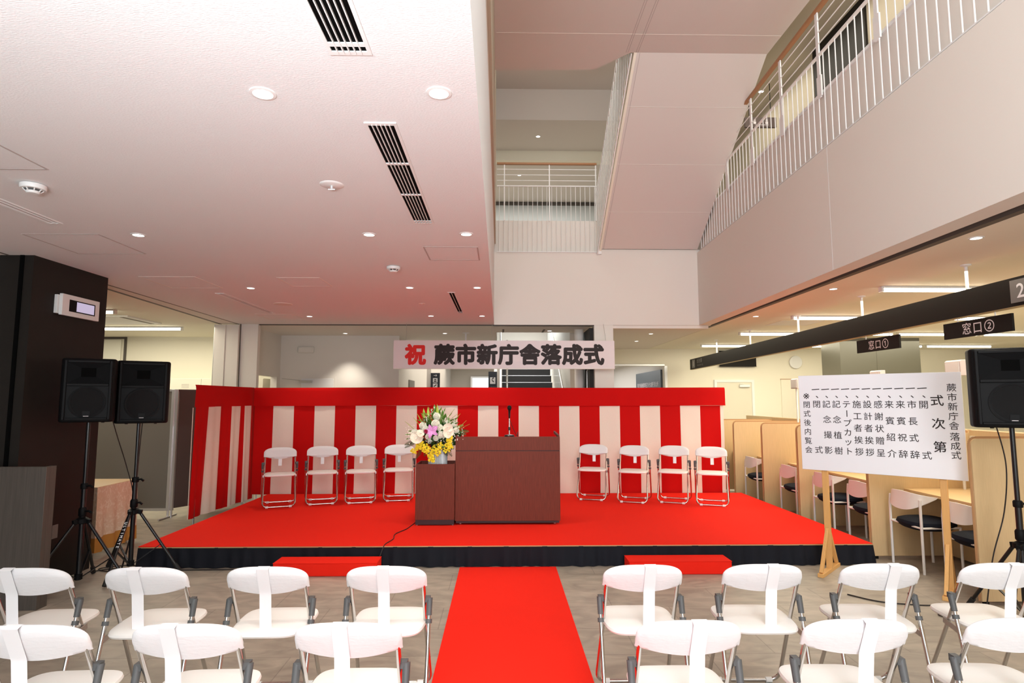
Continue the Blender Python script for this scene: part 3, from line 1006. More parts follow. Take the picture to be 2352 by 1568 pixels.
for k in range(170):
    a, b = fr.uniform(200, 1250), fr.uniform(640, 960)
    if fr.random() < .35:
        a = fr.choice((fr.uniform(150, 330), fr.uniform(1150, 1420)))
        b = fr.uniform(560, 900)
    m.ball(fpt(a, b, fr.uniform(.08, .20)), fr.uniform(.004, .0075), 5)
o = obj('baby_breath', m, 'petalw', fl)
o['kind'] = 'stuff'

# ================================================================== FOLDING CHAIRS
def cover_mesh():
    m = MB()
    nx, nz = 28, 12
    W = 0.215
    rn = random.Random(2)
    def prof(s, side):
        th = (s - .5) * PI
        x = W * math.sin(th)
        q = abs(math.sin(th))
        top = 0.700 + 0.075 * max(0, 1 - q ** 3.0) ** (1 / 2.2)
        edge = math.sqrt(max(0, 1 - q ** 8))
        yb = -0.172 - 0.020 * (1 - q * q)
        if side > 0:
            bot = 0.650 - 0.004 * math.cos(th * 2)
        else:
            bot = 0.648 - 0.027 * (math.cos(th) ** 2.2) + 0.003 * math.sin(s * 9)
        return x, top, bot, yb, edge
    def sheet(side):
        def fn(u, v):
            x, top, bot, yb, e = prof(u, side)
            z = top + (bot - top) * v
            th_ = (0.004 + 0.016 * math.sin(min(1, v * 3.2) * PI / 2)) * e
            wr = 0.0035 * math.sin(abs(u - .5) * 46 + v * 9) * v * (abs(u - .5) * 2) ** 2
            lean = (0.775 - z) * 0.48
            y = yb + lean + side * th_ + wr - (0.006 * math.sin(v * PI) if side < 0 else 0)
            return (x, y, z)
        return fn
    m.grid(sheet(-1), nx, nz)
    m.grid(sheet(1), nx, nz)
    # close the two sheets along top and lower edges
    k = (nx + 1) * (nz + 1)
    for i in range(nx):
        m.f.append((i, i + 1, k + i + 1, k + i)); m.mi.append(0)
        a = nz * (nx + 1) + i
        m.f.append((a, k + a, k + a + 1, a + 1)); m.mi.append(0)
    for j in range(nz):
        a = j * (nx + 1)
        m.f.append((a, k + a, k + a + nx + 1, a + nx + 1)); m.mi.append(0)
        a = j * (nx + 1) + nx
        m.f.append((a, a + nx + 1, k + a + nx + 1, k + a)); m.mi.append(0)
    return m
def seat_mesh():
    m = MB()
    n = 40
    rings = []
    def outline(k, inset):
        a = 2 * PI * k / n
        c, s = math.cos(a), math.sin(a)
        e = 0.42
        x = (0.205 - inset) * math.copysign(abs(c) ** e, c)
        y = 0.005 + (0.205 - inset) * math.copysign(abs(s) ** e, s)
        if y < 0:
            x *= 1 - 0.10 * (-y / 0.2)
        return x, y
    levels = [(0.02, 0.412), (0.004, 0.416), (0.0, 0.425), (0.004, 0.436), (0.02, 0.442), (0.08, 0.445), (0.16, 0.444)]
    v, f = [], []
    for ins, z in levels:
        for k in range(n):
            x, y = outline(k, ins)
            v.append((x, y, z - 0.02 * (0.2 - y) * .25))
    for i in range(len(levels) - 1):
        for k in range(n):
            f.append((i * n + k, i * n + (k + 1) % n, (i + 1) * n + (k + 1) % n, (i + 1) * n + k))
    f.append(tuple(range(n - 1, -1, -1)))
    f.append(tuple(range((len(levels) - 1) * n, len(levels) * n)))
    return m.add(v, f)
def front_y(z):
    return -0.172 + (0.76 - z) * (0.365 / 0.745)
def make_chair(slip, label, group):
    t = thing('folding_chair', label, 'chair', (0, 0, 0), 0, group)
    W = 0.196
    pts = [(-W, front_y(0.668), 0.668), (-W, front_y(0.40), 0.40), (-W - .012, front_y(0.016), 0.016),
           (W + .012, front_y(0.016), 0.016), (W, front_y(0.40), 0.40), (W, front_y(0.668), 0.668)]
    obj('front_frame', MB().tube(fillet(pts, 0.075, 6), 0.0105, 10), 'chrome', t)
    W2 = 0.224
    pts = [(-W2, -0.076, 0.555), (-W2, -0.225, 0.016), (W2, -0.225, 0.016), (W2, -0.076, 0.555)]
    obj('rear_frame', MB().tube(fillet(pts, 0.07, 6), 0.0105, 10), 'chrome', t)
    obj('seat', seat_mesh(), 'seat', t)
    obj('back_cover', cover_mesh(), 'cover', t, angle=75)
    for s in (-1, 1):
        m = MB()
        m.tube([(s * W2, -0.070, 0.575), (s * W2, -0.094, 0.490)], [0.0165, 0.0150], 10)
        m.tube([(s * W2, -0.098, 0.472), (s * W2, -0.104, 0.452)], [0.0175, 0.0175], 10)
        m.box(-0.02, 0.008, -0.018, 0.016, -0.012, 0.016, Matrix.Translation((s * W2 - s * .003 if s > 0 else s * W2 + .012, -0.068, 0.566)))
        obj('hinge', m, 'grey_pl', t)
        obj('seat_bracket', MB().bar((s * 0.21, front_y(0.40) + .02, 0.405), (s * 0.216, -0.122, 0.385), 0.004, 0.03), 'steel', t, False)
        obj('foot_cap', MB().tube([(s * .13, front_y(.016), .016), (s * .165, front_y(.016), .016)], 0.016, 10), 'white_pl', t)
        obj('foot_cap', MB().tube([(s * .13, -0.225, .016), (s * .165, -0.225, .016)], 0.016, 10), 'white_pl', t)
    if slip == 'long':
        def fn(u, v):
            s_ = v * 0.37
            x = (u - .5) * 0.062
            if s_ < 0.04:
                a = s_ / 0.04 * PI / 2
                return (x, -0.188 - 0.022 * math.sin(a) + 0.004, 0.776 + 0.006 * math.cos(a) - 0.006)
            z = 0.776 - (s_ - 0.04) - 0.006
            b = -0.214 + (0.775 - max(z, 0.63)) * 0.46 - 0.007
            if z < 0.63:
                b += (0.63 - z) * 0.12
            return (x, b, z)
        m = MB().grid(fn, 4, 26)
    else:
        def fn(u, v):
            z = 0.66 - v * 0.135
            return ((u - .5) * 0.045, -0.150 + (0.66 - z) * .1, z)
        m = MB().grid(fn, 2, 6)
    obj('name_slip', m, 'paper', t, recalc=False)
    return t
def shift_slip(root, dx, rot=0.0):
    for ch in root.children:
        if ch.name.split('.')[0] == 'name_slip':
            ch.location = (dx, 0, 0)
            ch.rotation_euler = (0, rot, 0)

G1 = 'white folding chairs in the farther row facing the stage'
G2 = 'white folding chairs in the nearest row'
G3 = 'white folding chairs standing on the stage'
row1 = [(-2.50, 0.03, -.075, 'far left end of the second row, in front of the grey wood counter'),
        (-1.885, 0.02, -.035, 'second row, second from left, in front of the left speaker stand'),
        (-1.245, 0.02, -.005, 'second row, third from left, before the left stage step'),
        (-0.610, 0.0, -.01, 'second row, directly left of the red aisle carpet'),
        (0.770, 0.0, .03, 'second row, directly right of the red aisle carpet'),
        (1.425, -0.02, .04, 'second row, second right of the aisle, before the right stage step'),
        (2.070, -0.03, .05, 'second row, third right of the aisle, below the program board'),
        (2.735, -0.04, .045, 'second row, far right end, in front of the right speaker stand')]
lab1 = lambda s: 'white covered folding chair in the ' + s
chairA = make_chair('long', '', G1)
for i, (x, rz, sx, s) in enumerate(row1):
    l = lab1(s.replace('second row', 'row farther from the camera'))
    l = ' '.join(l.split()[:16])
    if i == 0:
        o = chairA
        o.location, o.rotation_euler = (x, 3.46, 0), (0, 0, rz)
        o['label'] = l
    else:
        o = dup(chairA, (x, 3.46, 0), rz, l, G1)
    shift_slip(o, sx)
row2 = [(-1.862, 0.03, -.04, 'nearest row at the far left edge'),
        (-1.255, 0.02, -.045, 'nearest row, second from left'),
        (-0.610, 0.0, -.02, 'nearest row, left beside the red aisle carpet'),
        (0.765, 0.0, .03, 'nearest row, right beside the red aisle carpet'),
        (1.452, -0.02, .035, 'nearest row, second right of the aisle carpet'),
        (2.135, -0.04, .05, 'nearest row at the far right edge')]
for x, rz, sx, s in row2:
    o = dup(chairA, (x, 2.655, 0), rz, 'white covered folding chair in the ' + s, G2)
    shift_slip(o, sx)
chairS = make_chair('short', '', G3)
stage_ch = [(-3.035, 8.40, 0.35, 'leftmost on the stage, beside the striped side curtain'), (-2.518, 8.616, 0.29, 'second from left on the stage'),
            (-1.996, 8.708, 0.22, 'third from left on the stage'), (-1.484, 8.88, 0.14, 'on the stage next to the flower stand'),
            (1.353, 8.896, -0.27, 'on the stage nearest right of the lectern'), (1.906, 8.665, -0.34, 'second right of the lectern on the stage'),
            (2.468, 8.616, -0.38, 'third right of the lectern on the stage'), (2.946, 8.406, -0.34, 'rightmost on the stage, beside the wooden counter')]
for i, (x, y, rz, s) in enumerate(stage_ch):
    l = 'white folding chair ' + s
    if i == 0:
        o = chairS
        o.location, o.rotation_euler = (x, y, SZ), (0, 0, PI + rz)
        o['label'] = l
    else:
        o = dup(chairS, (x, y, SZ), PI + rz, l, G3)
    shift_slip(o, 0.0 if i < 4 else -0.01)

# ================================================================== SPEAKERS
def make_speaker(loc, rz, label, W=0.22, H=0.567):
    t = thing('loudspeaker', label, 'speaker', loc, rz, 'black loudspeakers on tripod stands')
    D = 0.29
    w2 = W * 0.62
    poly = [(-W, -0.13), (-W + .03, -0.16), (W - .03, -0.16), (W, -0.13), (W, 0.0), (w2, D - .16), (-w2, D - .16), (-W, 0.0)]
    obj('cabinet', MB().prism(poly, 0.0, H), 'black', t, True, 0.026, 4)
    fw, f0 = W - 0.028, -0.178
    # front bezel with upper and lower openings
    mb = MB()
    zt, zm, zb = H - 0.018, H * 0.585, 0.022
    for a, b, c, d in ((-fw, -fw + .022, zb, zt), (fw - .022, fw, zb, zt), (-fw + .022, fw - .022, zt - .022, zt), (-fw + .022, fw - .022, zm - .012, zm + .012), (-fw + .022, fw - .022, zb, zb + .018)):
        mb.box(a, b, f0, -0.150, c, d)
    obj('front_bezel', mb, 'black', t, True, 0.004)
    # horn flare
    m = MB()
    a0, a1 = fw - .022, 0.055
    zc_ = (zm + zt) / 2
    zz = [(zm + .012, zt - .022), (zc_ - .04, zc_ + .04)]
    v = [(-a0, f0 + .004, zz[0][0]), (a0, f0 + .004, zz[0][0]), (a0, f0 + .004, zz[0][1]), (-a0, f0 + .004, zz[0][1]),
         (-a1, -0.1625, zz[1][0]), (a1, -0.1625, zz[1][0]), (a1, -0.1625, zz[1][1]), (-a1, -0.1625, zz[1][1])]
    m.add(v, [(0, 1, 5, 4), (1, 2, 6, 5), (2, 3, 7, 6), (3, 0, 4, 7)])
    h_ = obj('horn', m, mat('horn_black', (0.0025, 0.0025, 0.003), 0.6, spec=0.08), t, False, recalc=False)
    obj('horn_throat', MB().box(-a1, a1, -0.1645, -0.160, zz[1][0], zz[1][1]), 'black_d', h_, False)
    TY = Matrix.Translation((0, -0.162, (zm + zb) / 2)) @ Matrix.Rotation(PI / 2, 4, 'X')
    R_ = min(fw - .03, (zm - zb) / 2 - .014)
    obj('woofer_ring', MB().lathe([(R_, 0), (R_, .004), (R_ - .012, .008), (R_ - .02, .004), (R_ - .02, 0)], 40, TY), 'grille', t)
    obj('woofer_grille', MB().lathe([(R_ - .02, 0.001), (R_ * .6, .005), (0, .007)], 40, TY), 'grille', t)
    bd = obj('badge', MB().box(-0.028, 0.028, -0.170, -0.160, zb + .028, zb + .075), 'black', t, False)
    obj('badge_line', MB().box(-0.019, 0.019, -0.1715, -0.1695, zb + .030, zb + .034), 'silver', bd, False)
    for x in (-.12, .12):
        obj('foot', MB().lathe([(.012, -.008), (.014, 0)], 10, Matrix.Translation((x, -.08, 0))), 'rubber', t)
    return t
def make_stand(loc, angs, top, label, radius=0.47, writing=None):
    t = thing('tripod_stand', label, 'speaker stand', loc, 0, 'black tripod stands under the loudspeakers')
    obj('pole', MB().tube([(0, 0, 0.80), (0, 0, top - loc[2] - 0.004)], 0.0165, 12), 'blackm', t)
    obj('sleeve', MB().tube([(0, 0, 0.10), (0, 0, 0.88)], 0.0215, 12), 'blackm', t)
    obj('collar', MB().lathe([(0.029, 0.86), (0.031, 0.868), (0.031, 0.90), (0.024, 0.91)], 16), 'black', t)
    obj('collar', MB().lathe([(0.027, 0.62), (0.033, 0.63), (0.033, 0.685), (0.024, 0.70)], 16), 'black', t)
    obj('hub', MB().lathe([(0.024, 0.555), (0.050, 0.565), (0.050, 0.60), (0.024, 0.615)], 16), 'black', t)
    obj('lower_hub', MB().lathe([(0.024, 0.075), (0.032, 0.08), (0.032, 0.125), (0.024, 0.13)], 16), 'black', t)
    for z in (0.665, 0.885):
        obj('knob', MB().tube([(0.02, -0.01, z), (0.062, -0.012, z + .005), (0.085, -0.012, z - .012)], [.008, .010, .011], 8), 'black', t)
    for k, a in enumerate(angs):
        a = math.radians(a)
        c, s = math.cos(a), math.sin(a)
        p0, p1 = Vector((c * .052, s * .052, .58)), Vector((c * radius, s * radius, .024))
        lg = obj('leg', MB().tube([p0, p1], 0.0135, 10), 'blackm', t)
        d = (p1 - p0).normalized()
        obj('rubber_foot', MB().tube([p1 - d * .06, p1 + d * .012], [.019, .020], 10), 'rubber', lg)
        obj('hub_bracket', MB().bar((c * .03, s * .03, .583), (c * .075, s * .075, .575), 0.034, 0.04), 'black', lg, True, 0.004)
        m_ = p0 + (p1 - p0) * 0.56
        obj('brace', MB().bar((c * .03, s * .03, .10), m_, 0.018, 0.008), 'blackm', t, False)
        if writing and k == 0:
            # white lettering running down the front leg
            tw = MB()
            sidev = Vector((s, -c, 0))
            nrm = sidev.cross(d)
            if nrm.z < 0:
                nrm = -nrm
                sidev = -sidev
            for q, ch in enumerate(writing):
                pp = p0 + d * (0.11 + q * 0.032) + nrm * 0.0142
                put_text(tw, ch, pp, 0.034, d, nrm.cross(d), 0.02)
            obj('lettering', tw, 'paper', lg, False, recalc=False)
    return t
make_stand((-3.715, 5.50, 0), (243, 357, 110), 1.452, 'black tripod stand under the left loudspeaker, before the dark pillar')
make_speaker((-3.745, 5.53, 1.452), 0.49, 'black loudspeaker farthest left, in front of the dark pillar', 0.205)
make_stand((-3.527, 5.935, 0), (275, 12, 147), 1.425, 'black tripod stand with white letters down one leg at the stage corner', 0.42, 'ULTIMATE')
make_speaker((-3.53, 5.975, 1.425), 0.53, 'black loudspeaker second from left, before the grey partition screen', 0.225, 0.60)
make_stand((3.83, 4.44, 0), (97, 217, 337), 1.445, 'black tripod stand at right behind the rightmost front chairs')
make_speaker((3.83, 4.46, 1.445), -0.50, 'black loudspeaker at the right edge beside the program board', 0.24, 0.59)

def cable(name, pts, r, label, mt='cable'):
    return tag(obj(name, MB().tube(spline(pts, 10), r, 6), mt), label, 'cable')
cable('speaker_cable', [(-3.62, 5.66, 1.50), (-3.64, 5.80, 1.30), (-3.62, 5.94, 1.0), (-3.58, 6.0, .72), (-3.60, 6.02, .3), (-3.66, 6.02, .006)], 0.0045, 'thin black cable slanting down from the leftmost loudspeaker')
cable('speaker_cable', [(-3.60, 6.12, 1.45), (-3.60, 6.10, 1.2), (-3.585, 6.05, .8), (-3.61, 6.06, .4), (-3.70, 6.08, .006)], 0.0045, 'black cable hanging straight down beside the second stand pole')
cable('floor_cable', [(-3.95, 5.98, .006), (-3.80, 6.10, .006), (-3.62, 6.05, .006), (-3.55, 6.16, .006), (-3.72, 6.22, .006), (-3.92, 6.12, .006), (-3.84, 6.02, .008), (-3.6, 5.99, .008), (-3.42, 6.03, .006), (-3.0, 6.04, .006), (-2.6, 6.05, .006)], 0.005,
      'tangled black cable on the floor between the left tripod stands')
cable('stage_cable', [(-0.99, 7.30, SZ + .006), (-1.02, 7.05, SZ + .006), (-1.05, 6.85, SZ + .006), (-1.13, 6.6, SZ + .006), (-1.11, 6.38, SZ + .006), (-1.15, 6.16, SZ + .006), (-1.16, 6.085, SZ - .02), (-1.19, 6.05, .10), (-1.23, 6.04, .006)], 0.0045,
      'thin black cable crossing the red stage carpet left of the flower stand')
cable('speaker_cable', [(3.86, 4.62, 1.46), (3.90, 4.60, 1.15), (3.84, 4.58, .8), (3.74, 4.60, .45), (3.70, 4.66, .006)], 0.005, 'black cable drooping from the right loudspeaker past its pole')
cable('floor_cable', [(2.95, 5.20, .006), (3.10, 5.02, .006), (3.35, 4.93, .006), (3.62, 4.88, .006), (3.72, 4.70, .006), (3.45, 4.62, .006), (3.38, 4.72, .009), (3.66, 4.80, .01), (3.80, 4.68, .006), (3.56, 4.56, .009), (3.5, 4.72, .012), (3.74, 4.86, .008), (3.86, 4.7, .006)], 0.0055,
      'coiled black cable on the floor at the foot of the right stand')

# ================================================================== PROGRAM BOARD
t = thing('program_board', 'white programme board with black vertical writing on wooden legs', 'sign board', (3.18, 5.894, 0), math.atan2(-.6955, .7185))
bx0, bx1, bz0, bz1 = -0.194, 1.136, 0.962, 1.892
obj('panel', MB().box(bx0, bx1, -0.030, -0.006, bz0, bz1), 'board', t, True, 0.003)
for k, x in enumerate((0.0, 0.955)):
    p = obj('leg', MB().box(x - .026, x + .026, 0.0, 0.040, 0.03, 1.75), 'pine', t, True, 0.002)
    obj('foot_rail', MB().box(x - .026, x + .026, -0.28, 0.28, 0, 0.034), 'pine', p, True, 0.002)
    for s in (-1, 1):
        obj('foot_brace', MB().bar((x, s * .25, .033), (x, s * .018 + .02, .40), 0.036, 0.030, (1, 0, 0)), 'pine', p, True, 0.002)
    obj('bolt', MB().lathe([(.006, 0), (.006, .004)], 8, Matrix.Translation((x, -.0005, .36)) @ Matrix.Rotation(PI / 2, 4, 'X')), 'steel', p)
obj('cross_rail', MB().box(-0.02, 0.975, -0.0055, 0.0, 0.975, 1.02), 'pine', t, False)
def column(txt, x, ztop, zbot, size, bold=0.0):
    n = len(txt)
    for i, ch in enumerate(txt):
        z = ztop + (zbot - ztop) * (i / max(1, n - 1))
        m = MB()
        if ch == 'ー':
            put_text(m, ch, (x, -0.0303, z), size, (0, 0, -1), (1, 0, 0), bold)
        else:
            put_text(m, ch, (x, -0.0303, z), size * (1.5 if ch == '※' else 1), (1, 0, 0), (0, 0, 1), 0.0 if ch == '※' else bold)
        obj('character', m, 'ink', t, False, recalc=False)
bw = bx1 - bx0
# first column: title at right, then the heading, then the eleven entries, then the note
ux = lambda f: bx0 + bw * f
tz = lambda f: bz1 - (bz1 - bz0) * f
column('蕨市新庁舎', ux(.945), tz(.145), tz(.50), 0.074, 0.005)
column('落成式', ux(.945), tz(.60), tz(.77), 0.074, 0.005)
column('式次第', ux(.862), tz(.265), tz(.70), 0.102, 0.012)
items = ['開式', '市長式辞', '来賓祝辞', '来賓紹介', '感謝状贈呈', '設計者挨拶', '施工者挨拶', 'テープカット', '記念植樹', '記念撮影', '閉式']
for i, it in enumerate(items):
    x = ux(.787 - i * 0.0665)
    m, m2 = MB(), MB()
    put_text(m, '一', (x - .004, -0.0303, tz(.150)), 0.076, (1, 0, .06), (-.06, 0, 1), 0.012)
    put_text(m2, '、', (x + .030, -0.0303, tz(.205)), 0.076, bold=0.012)
    obj('bullet_mark', m, 'ink', t, False, recalc=False)
    obj('bullet_comma', m2, 'ink', t, False, recalc=False)
    column(it, x, tz(.305), tz(.785), 0.076, 0.005)
column('※閉式後内覧会', ux(.052), tz(.215), tz(.79), 0.070, 0.005)

# ================================================================== HANGING BANNER
t = thing('hanging_banner', 'white horizontal banner with large red and black characters above the stage', 'banner', (0.06, 9.70, 2.16))
obj('panel', MB().box(-1.80, 1.80, -0.012, 0.012, 0, 0.453), mat('banner_panel', (0.74, 0.68, 0.69), 0.6), t, False)
obj('lower_rail', MB().box(-1.80, 1.80, -0.016, 0.016, -0.012, 0.0), 'wall', t, False)
put = lambda s, x: put_text(MB(), s, (x, -0.0125, .226), 0.340, bold=0.050)
obj('red_character', put('祝', -1.445), 'inkred', t, False, recalc=False)
for k, ch in enumerate('蕨市新庁舎落成式'):
    obj('character', put(ch, -0.975 + k * 0.3475), 'ink', t, False, recalc=False)
for x in (-1.6, -0.2):
    obj('wire', MB().tube([(x, 0, .453), (x, 0.0, .735)], 0.0025, 5), 'steel', t)
for x in (1.66,):
    obj('wire', MB().tube([(x, 0, .453), (x, 0.195, .76)], 0.0025, 5), 'steel', t)

# ================================================================== OFFICE SIGN BEAM AND COUNTER SIGNS
by0, by1 = 3.3, 14.15
def bxx(y): return 4.235 + 0.0265 * (y - 3.3)
def bzz(y): return 2.434 - 0.0062 * (y - 3.3)
t = thing('hanging_sign_beam', 'long dark overhead sign beam with number tiles along the office counter', 'sign', (0, 0, 0))
mb = MB()
A = [(bxx(by0), by0, bzz(by0)), (bxx(by1), by1, bzz(by1))]
v = []
for (x, y, z) in A:
    v += [(x, y, z), (x + .07, y, z), (x + .07, y, z + .24), (x, y, z + .24)]
mb.add(v, [(0, 1, 2, 3), (7, 6, 5, 4), (0, 4, 5, 1), (1, 5, 6, 2), (2, 6, 7, 3), (3, 7, 4, 0)])
obj('beam_body', mb, 'sign', t, False)
mb = MB()
v = []
for (x, y, z) in A:
    v += [(x + .004, y, z - .006), (x + .066, y, z - .006), (x + .066, y, z), (x + .004, y, z)]
mb.add(v, [(0, 1, 2, 3), (7, 6, 5, 4), (0, 4, 5, 1), (1, 5, 6, 2), (2, 6, 7, 3), (3, 7, 4, 0)])
obj('lower_edge', mb, mat('warm_edge', (0.42, 0.34, 0.16), 0.5), t, False)
for y in (5.375, 7.06, 8.70, 10.53, 12.32):
    x = bxx(y) + .035
    z = bzz(y) + .24
    r = obj('rod', MB().tube([(x, y, z), (x, y, ZC)], 0.014, 10), 'white_p', t)
    obj('flange', MB().lathe([(.014, ZC - .02), (.045, ZC - .008), (.045, ZC)], 14, Matrix.Translation((x, y, 0))), 'white_p', r)
dirv = Vector((bxx(by1) - bxx(by0), by1 - by0, bzz(by1) - bzz(by0))).normalized()
RV = -dirv                                    # reading direction seen from the hall (towards the camera end)
def tile(y, ch, bold):
    x, z = bxx(y), bzz(y)
    m = MB()
    m.bar(Vector((x - .003, y - .10, z + .122)), Vector((x - .003, y + .10, z + .122)), 0.006, 0.19)
    p = obj('number_tile', m, 'signg', t, False)
    m = MB()
    put_text(m, ch, (x - .0065, y, z + .122), 0.165, RV, (0, 0, 1), bold, 1.0, 0.345)
    obj('number', m, 'paper', p, False, recalc=False)
tile(4.755, '2', 0.012)
tile(13.86, '1', 0.012)
m = MB()
x, y, z = bxx(13.35), 13.35, bzz(13.35)
for k, ch in enumerate('会計課'):
    put_text(m, ch, (bxx(13.55 - k * .13) - .001, 13.55 - k * .13, z + .165), 0.105, RV, (0, 0, 1))
for k, ch in enumerate('Accounting'):
    put_text(m, ch, (bxx(13.56 - k * .042) - .001, 13.56 - k * .042, z + .075), 0.062, RV, (0, 0, 1))
obj('lettering', m, 'signg', t, False, recalc=False)

def counter_sign(ya, yb, za, xx, num, label):
    t = thing('counter_sign', label, 'sign', (xx, (ya + yb) / 2, za), 0, 'counter signs under the overhead sign beam')
    h = (yb - ya) / 2
    obj('panel', MB().box(0, 0.02, -h, h, 0, 0.15), 'sign', t, False)
    for k, ch in enumerate('窓口'):
        m = MB()
        put_text(m, ch, (-.0012, (.10 - k * .125), .075), 0.115, (0, -1, 0), (0, 0, 1), 0.006)
        obj('character', m, 'silver', t, False, recalc=False)
    m = MB()
    put_text(m, num, (-.0012, -.155, .073), 0.128, (0, -1, 0), (0, 0, 1), 0.008, 1.0, 0.357)
    obj('number', m, 'silver', t, False, recalc=False)
    for y in (-h * .55, h * .55):
        top = bzz((ya + yb) / 2 + y) - za - .006
        obj('hanger', MB().tube([(0.01, y, .15), (0.01, y, top)], 0.005, 8), 'white_p', t)
counter_sign(4.91, 5.69, 2.23, 4.312, '②', 'dark counter sign numbered two hanging nearer under the overhead beam')
counter_sign(6.41, 7.19, 2.215, 4.357, '①', 'dark counter sign numbered one hanging farther under the overhead beam')

# ================================================================== SERVICE COUNTER
PX0, PX1 = 3.89, 5.0
pys = [4.92, 6.34, 7.83, 8.89, 9.97, 11.0]
plab = ['pale oak partition panel nearest the right loudspeaker', 'pale oak partition panel standing behind the programme board',
        'pale oak partition panel at left of the programme board', 'second pale oak partition panel beyond the programme board',
        'third pale oak partition panel beyond the programme board, by the striped curtain', 'farthest pale oak partition panel, mostly hidden by the striped curtain']
ptop = [1.33, 1.30, 1.305, 1.295, 1.285, 1.28]
def rounded_panel(y, h):
    r = 0.05
    poly = [(PX0, 0.03), (PX1, 0.03), (PX1, h), (PX0 + r, h)]
    for k in range(1, 7):
        a = PI / 2 + PI / 2 * k / 6
        poly.append((PX0 + r + r * math.cos(a), h - r + r * math.sin(a)))
    T = Matrix(((1, 0, 0, 0), (0, 0, 1, y), (0, 1, 0, 0), (0, 0, 0, 1)))
    return poly, T
for y, l, h in zip(pys, plab, ptop):
    t = thing('partition_panel', l, 'partition', (0, 0, 0), 0, 'oak partition panels of the service counter')
    poly, T = rounded_panel(y, h)
    obj('panel', MB().prism(poly, 0, 0.034, T), 'oak', t, False)
    m = MB()
    edge = [(PX0 - .001, 0.03)] + [(a, b) for a, b in reversed(poly[4:])] + [(PX0 + .05, h + .001), (PX1, h + .001)]
    for (a, b), (c, d) in zip(edge[:-1], edge[1:]):
        m.bar((a, y + .017, b), (c, y + .017, d), 0.036, 0.003, (0, 1, 0.001))
    obj('edge_band', m, 'oak_edge', t, False)
    obj('glide', MB().box(PX0 + .02, PX0 + .06, y + .005, y + .03, 0, 0.03).box(PX1 - .06, PX1 - .02, y + .005, y + .03, 0, 0.03), 'black', t, False)
dlab = ['pale oak counter desk in the nearest booth, with a white power strip', 'pale oak counter desk behind the programme board, between the partition panels',
        'pale oak counter desk in the first narrow booth by the stage', 'pale oak counter desk in the farther narrow booth by the stage', 'pale oak counter desk in the last booth near the curtain']
for k in range(5):
    ya, yb = pys[k] + .036, pys[k + 1] - .002
    t = thing('counter_desk', dlab[k], 'counter', (0, 0, 0), 0, 'oak counter desks')
    obj('worktop', MB().box(4.26, 5.0, ya, yb, 0.69, 0.72), 'oak_top', t, True, 0.003)
    obj('front_panel', MB().box(4.72, 4.745, ya, yb, 0.03, 0.69), 'oak', t, False)
    obj('back_screen', MB().box(5.002, 5.03, ya, yb, 0.03, 1.33), 'oak', t, False)
    fs = obj('acrylic_screen', MB().box(4.985, 5.0, ya + .25, yb - .02, 0.96, 1.27), 'frost', t, True, 0.002)
tag(obj('counter_screen', MB().box(5.6, 5.63, 4.0, 13.6, 0.0, 1.30), 'oak'), 'long low oak screen running behind the counter booths', 'screen')
struct('wall_office_counter_back', MB().box(5.08, 5.10, -2.0, 4.9, 0.0, 1.33), 'oak')

# counter chairs
def make_counter_chair(label):
    t = thing('counter_chair', label, 'chair', (0, 0, 0), 0, 'white counter chairs with dark seats')
    # faces +x ; rear legs carry the back shell
    for s in (-1, 1):
        obj('rear_leg', MB().tube([(-.205, s * .225, 0), (-.205, s * .225, .60), (-.20, s * .218, .69)], 0.0125, 10), 'chairw', t)
        obj('front_leg', MB().tube([(.19, s * .20, 0), (.19, s * .20, .43)], 0.0125, 10), 'chairw', t)
        obj('side_rail', MB().tube([(-.205, s * .225, .425), (.19, s * .20, .425)], 0.010, 8), 'chairw', t)
    obj('cross_rail', MB().tube([(-.205, -.225, .425), (-.205, .225, .425)], 0.009, 8), 'chairw', t)
    m = MB()
    def sh(off):
        def fn(u, v):
            th = (u - .5) * 2
            y = .245 * math.sin(th * PI / 2) / 1.0
            x = -.245 + .30 * (abs(th) ** 3.2) * .62 + off + .02 * (v - .5)
            top = .752 - .035 * abs(th) ** 2
            bot = .575 + .125 * abs(th) ** 2.0
            return (x, y, bot + (top - bot) * v)
        return fn
    m.grid(sh(0), 24, 8)
    m.grid(sh(.010), 24, 8)
    k = 25 * 9
    for i in range(24):
        m.f.append((i, k + i, k + i + 1, i + 1)); m.mi.append(0)
        a = 8 * 25 + i
        m.f.append((a, a + 1, k + a + 1, k + a)); m.mi.append(0)
    for j in range(8):
        a = j * 25
        m.f.append((a, a + 25, k + a + 25, k + a)); m.mi.append(0)
        a = j * 25 + 24
        m.f.append((a, k + a, k + a + 25, a + 25)); m.mi.append(0)
    obj('back_shell', m, 'chairw', t)
    m = MB()
    n = 32
    lev = [(.45, .378), (.80, .388), (.96, .412), (1.02, .440), (.97, .466), (.75, .484), (.4, .488)]
    v, f = [], []
    for r, z in lev:
        for q in range(n):
            a = 2 * PI * q / n
            c, s = math.cos(a), math.sin(a)
            v.append((.225 * r * math.copysign(abs(c) ** .7, c), .225 * r * math.copysign(abs(s) ** .7, s), z))
    for i in range(len(lev) - 1):
        for q in range(n):
            f.append((i * n + q, i * n + (q + 1) % n, (i + 1) * n + (q + 1) % n, (i + 1) * n + q))
    f.append(tuple(range(n - 1, -1, -1)))
    f.append(tuple(range((len(lev) - 1) * n, len(lev) * n)))
    obj('seat', m.add(v, f), 'navy', t)
    return t
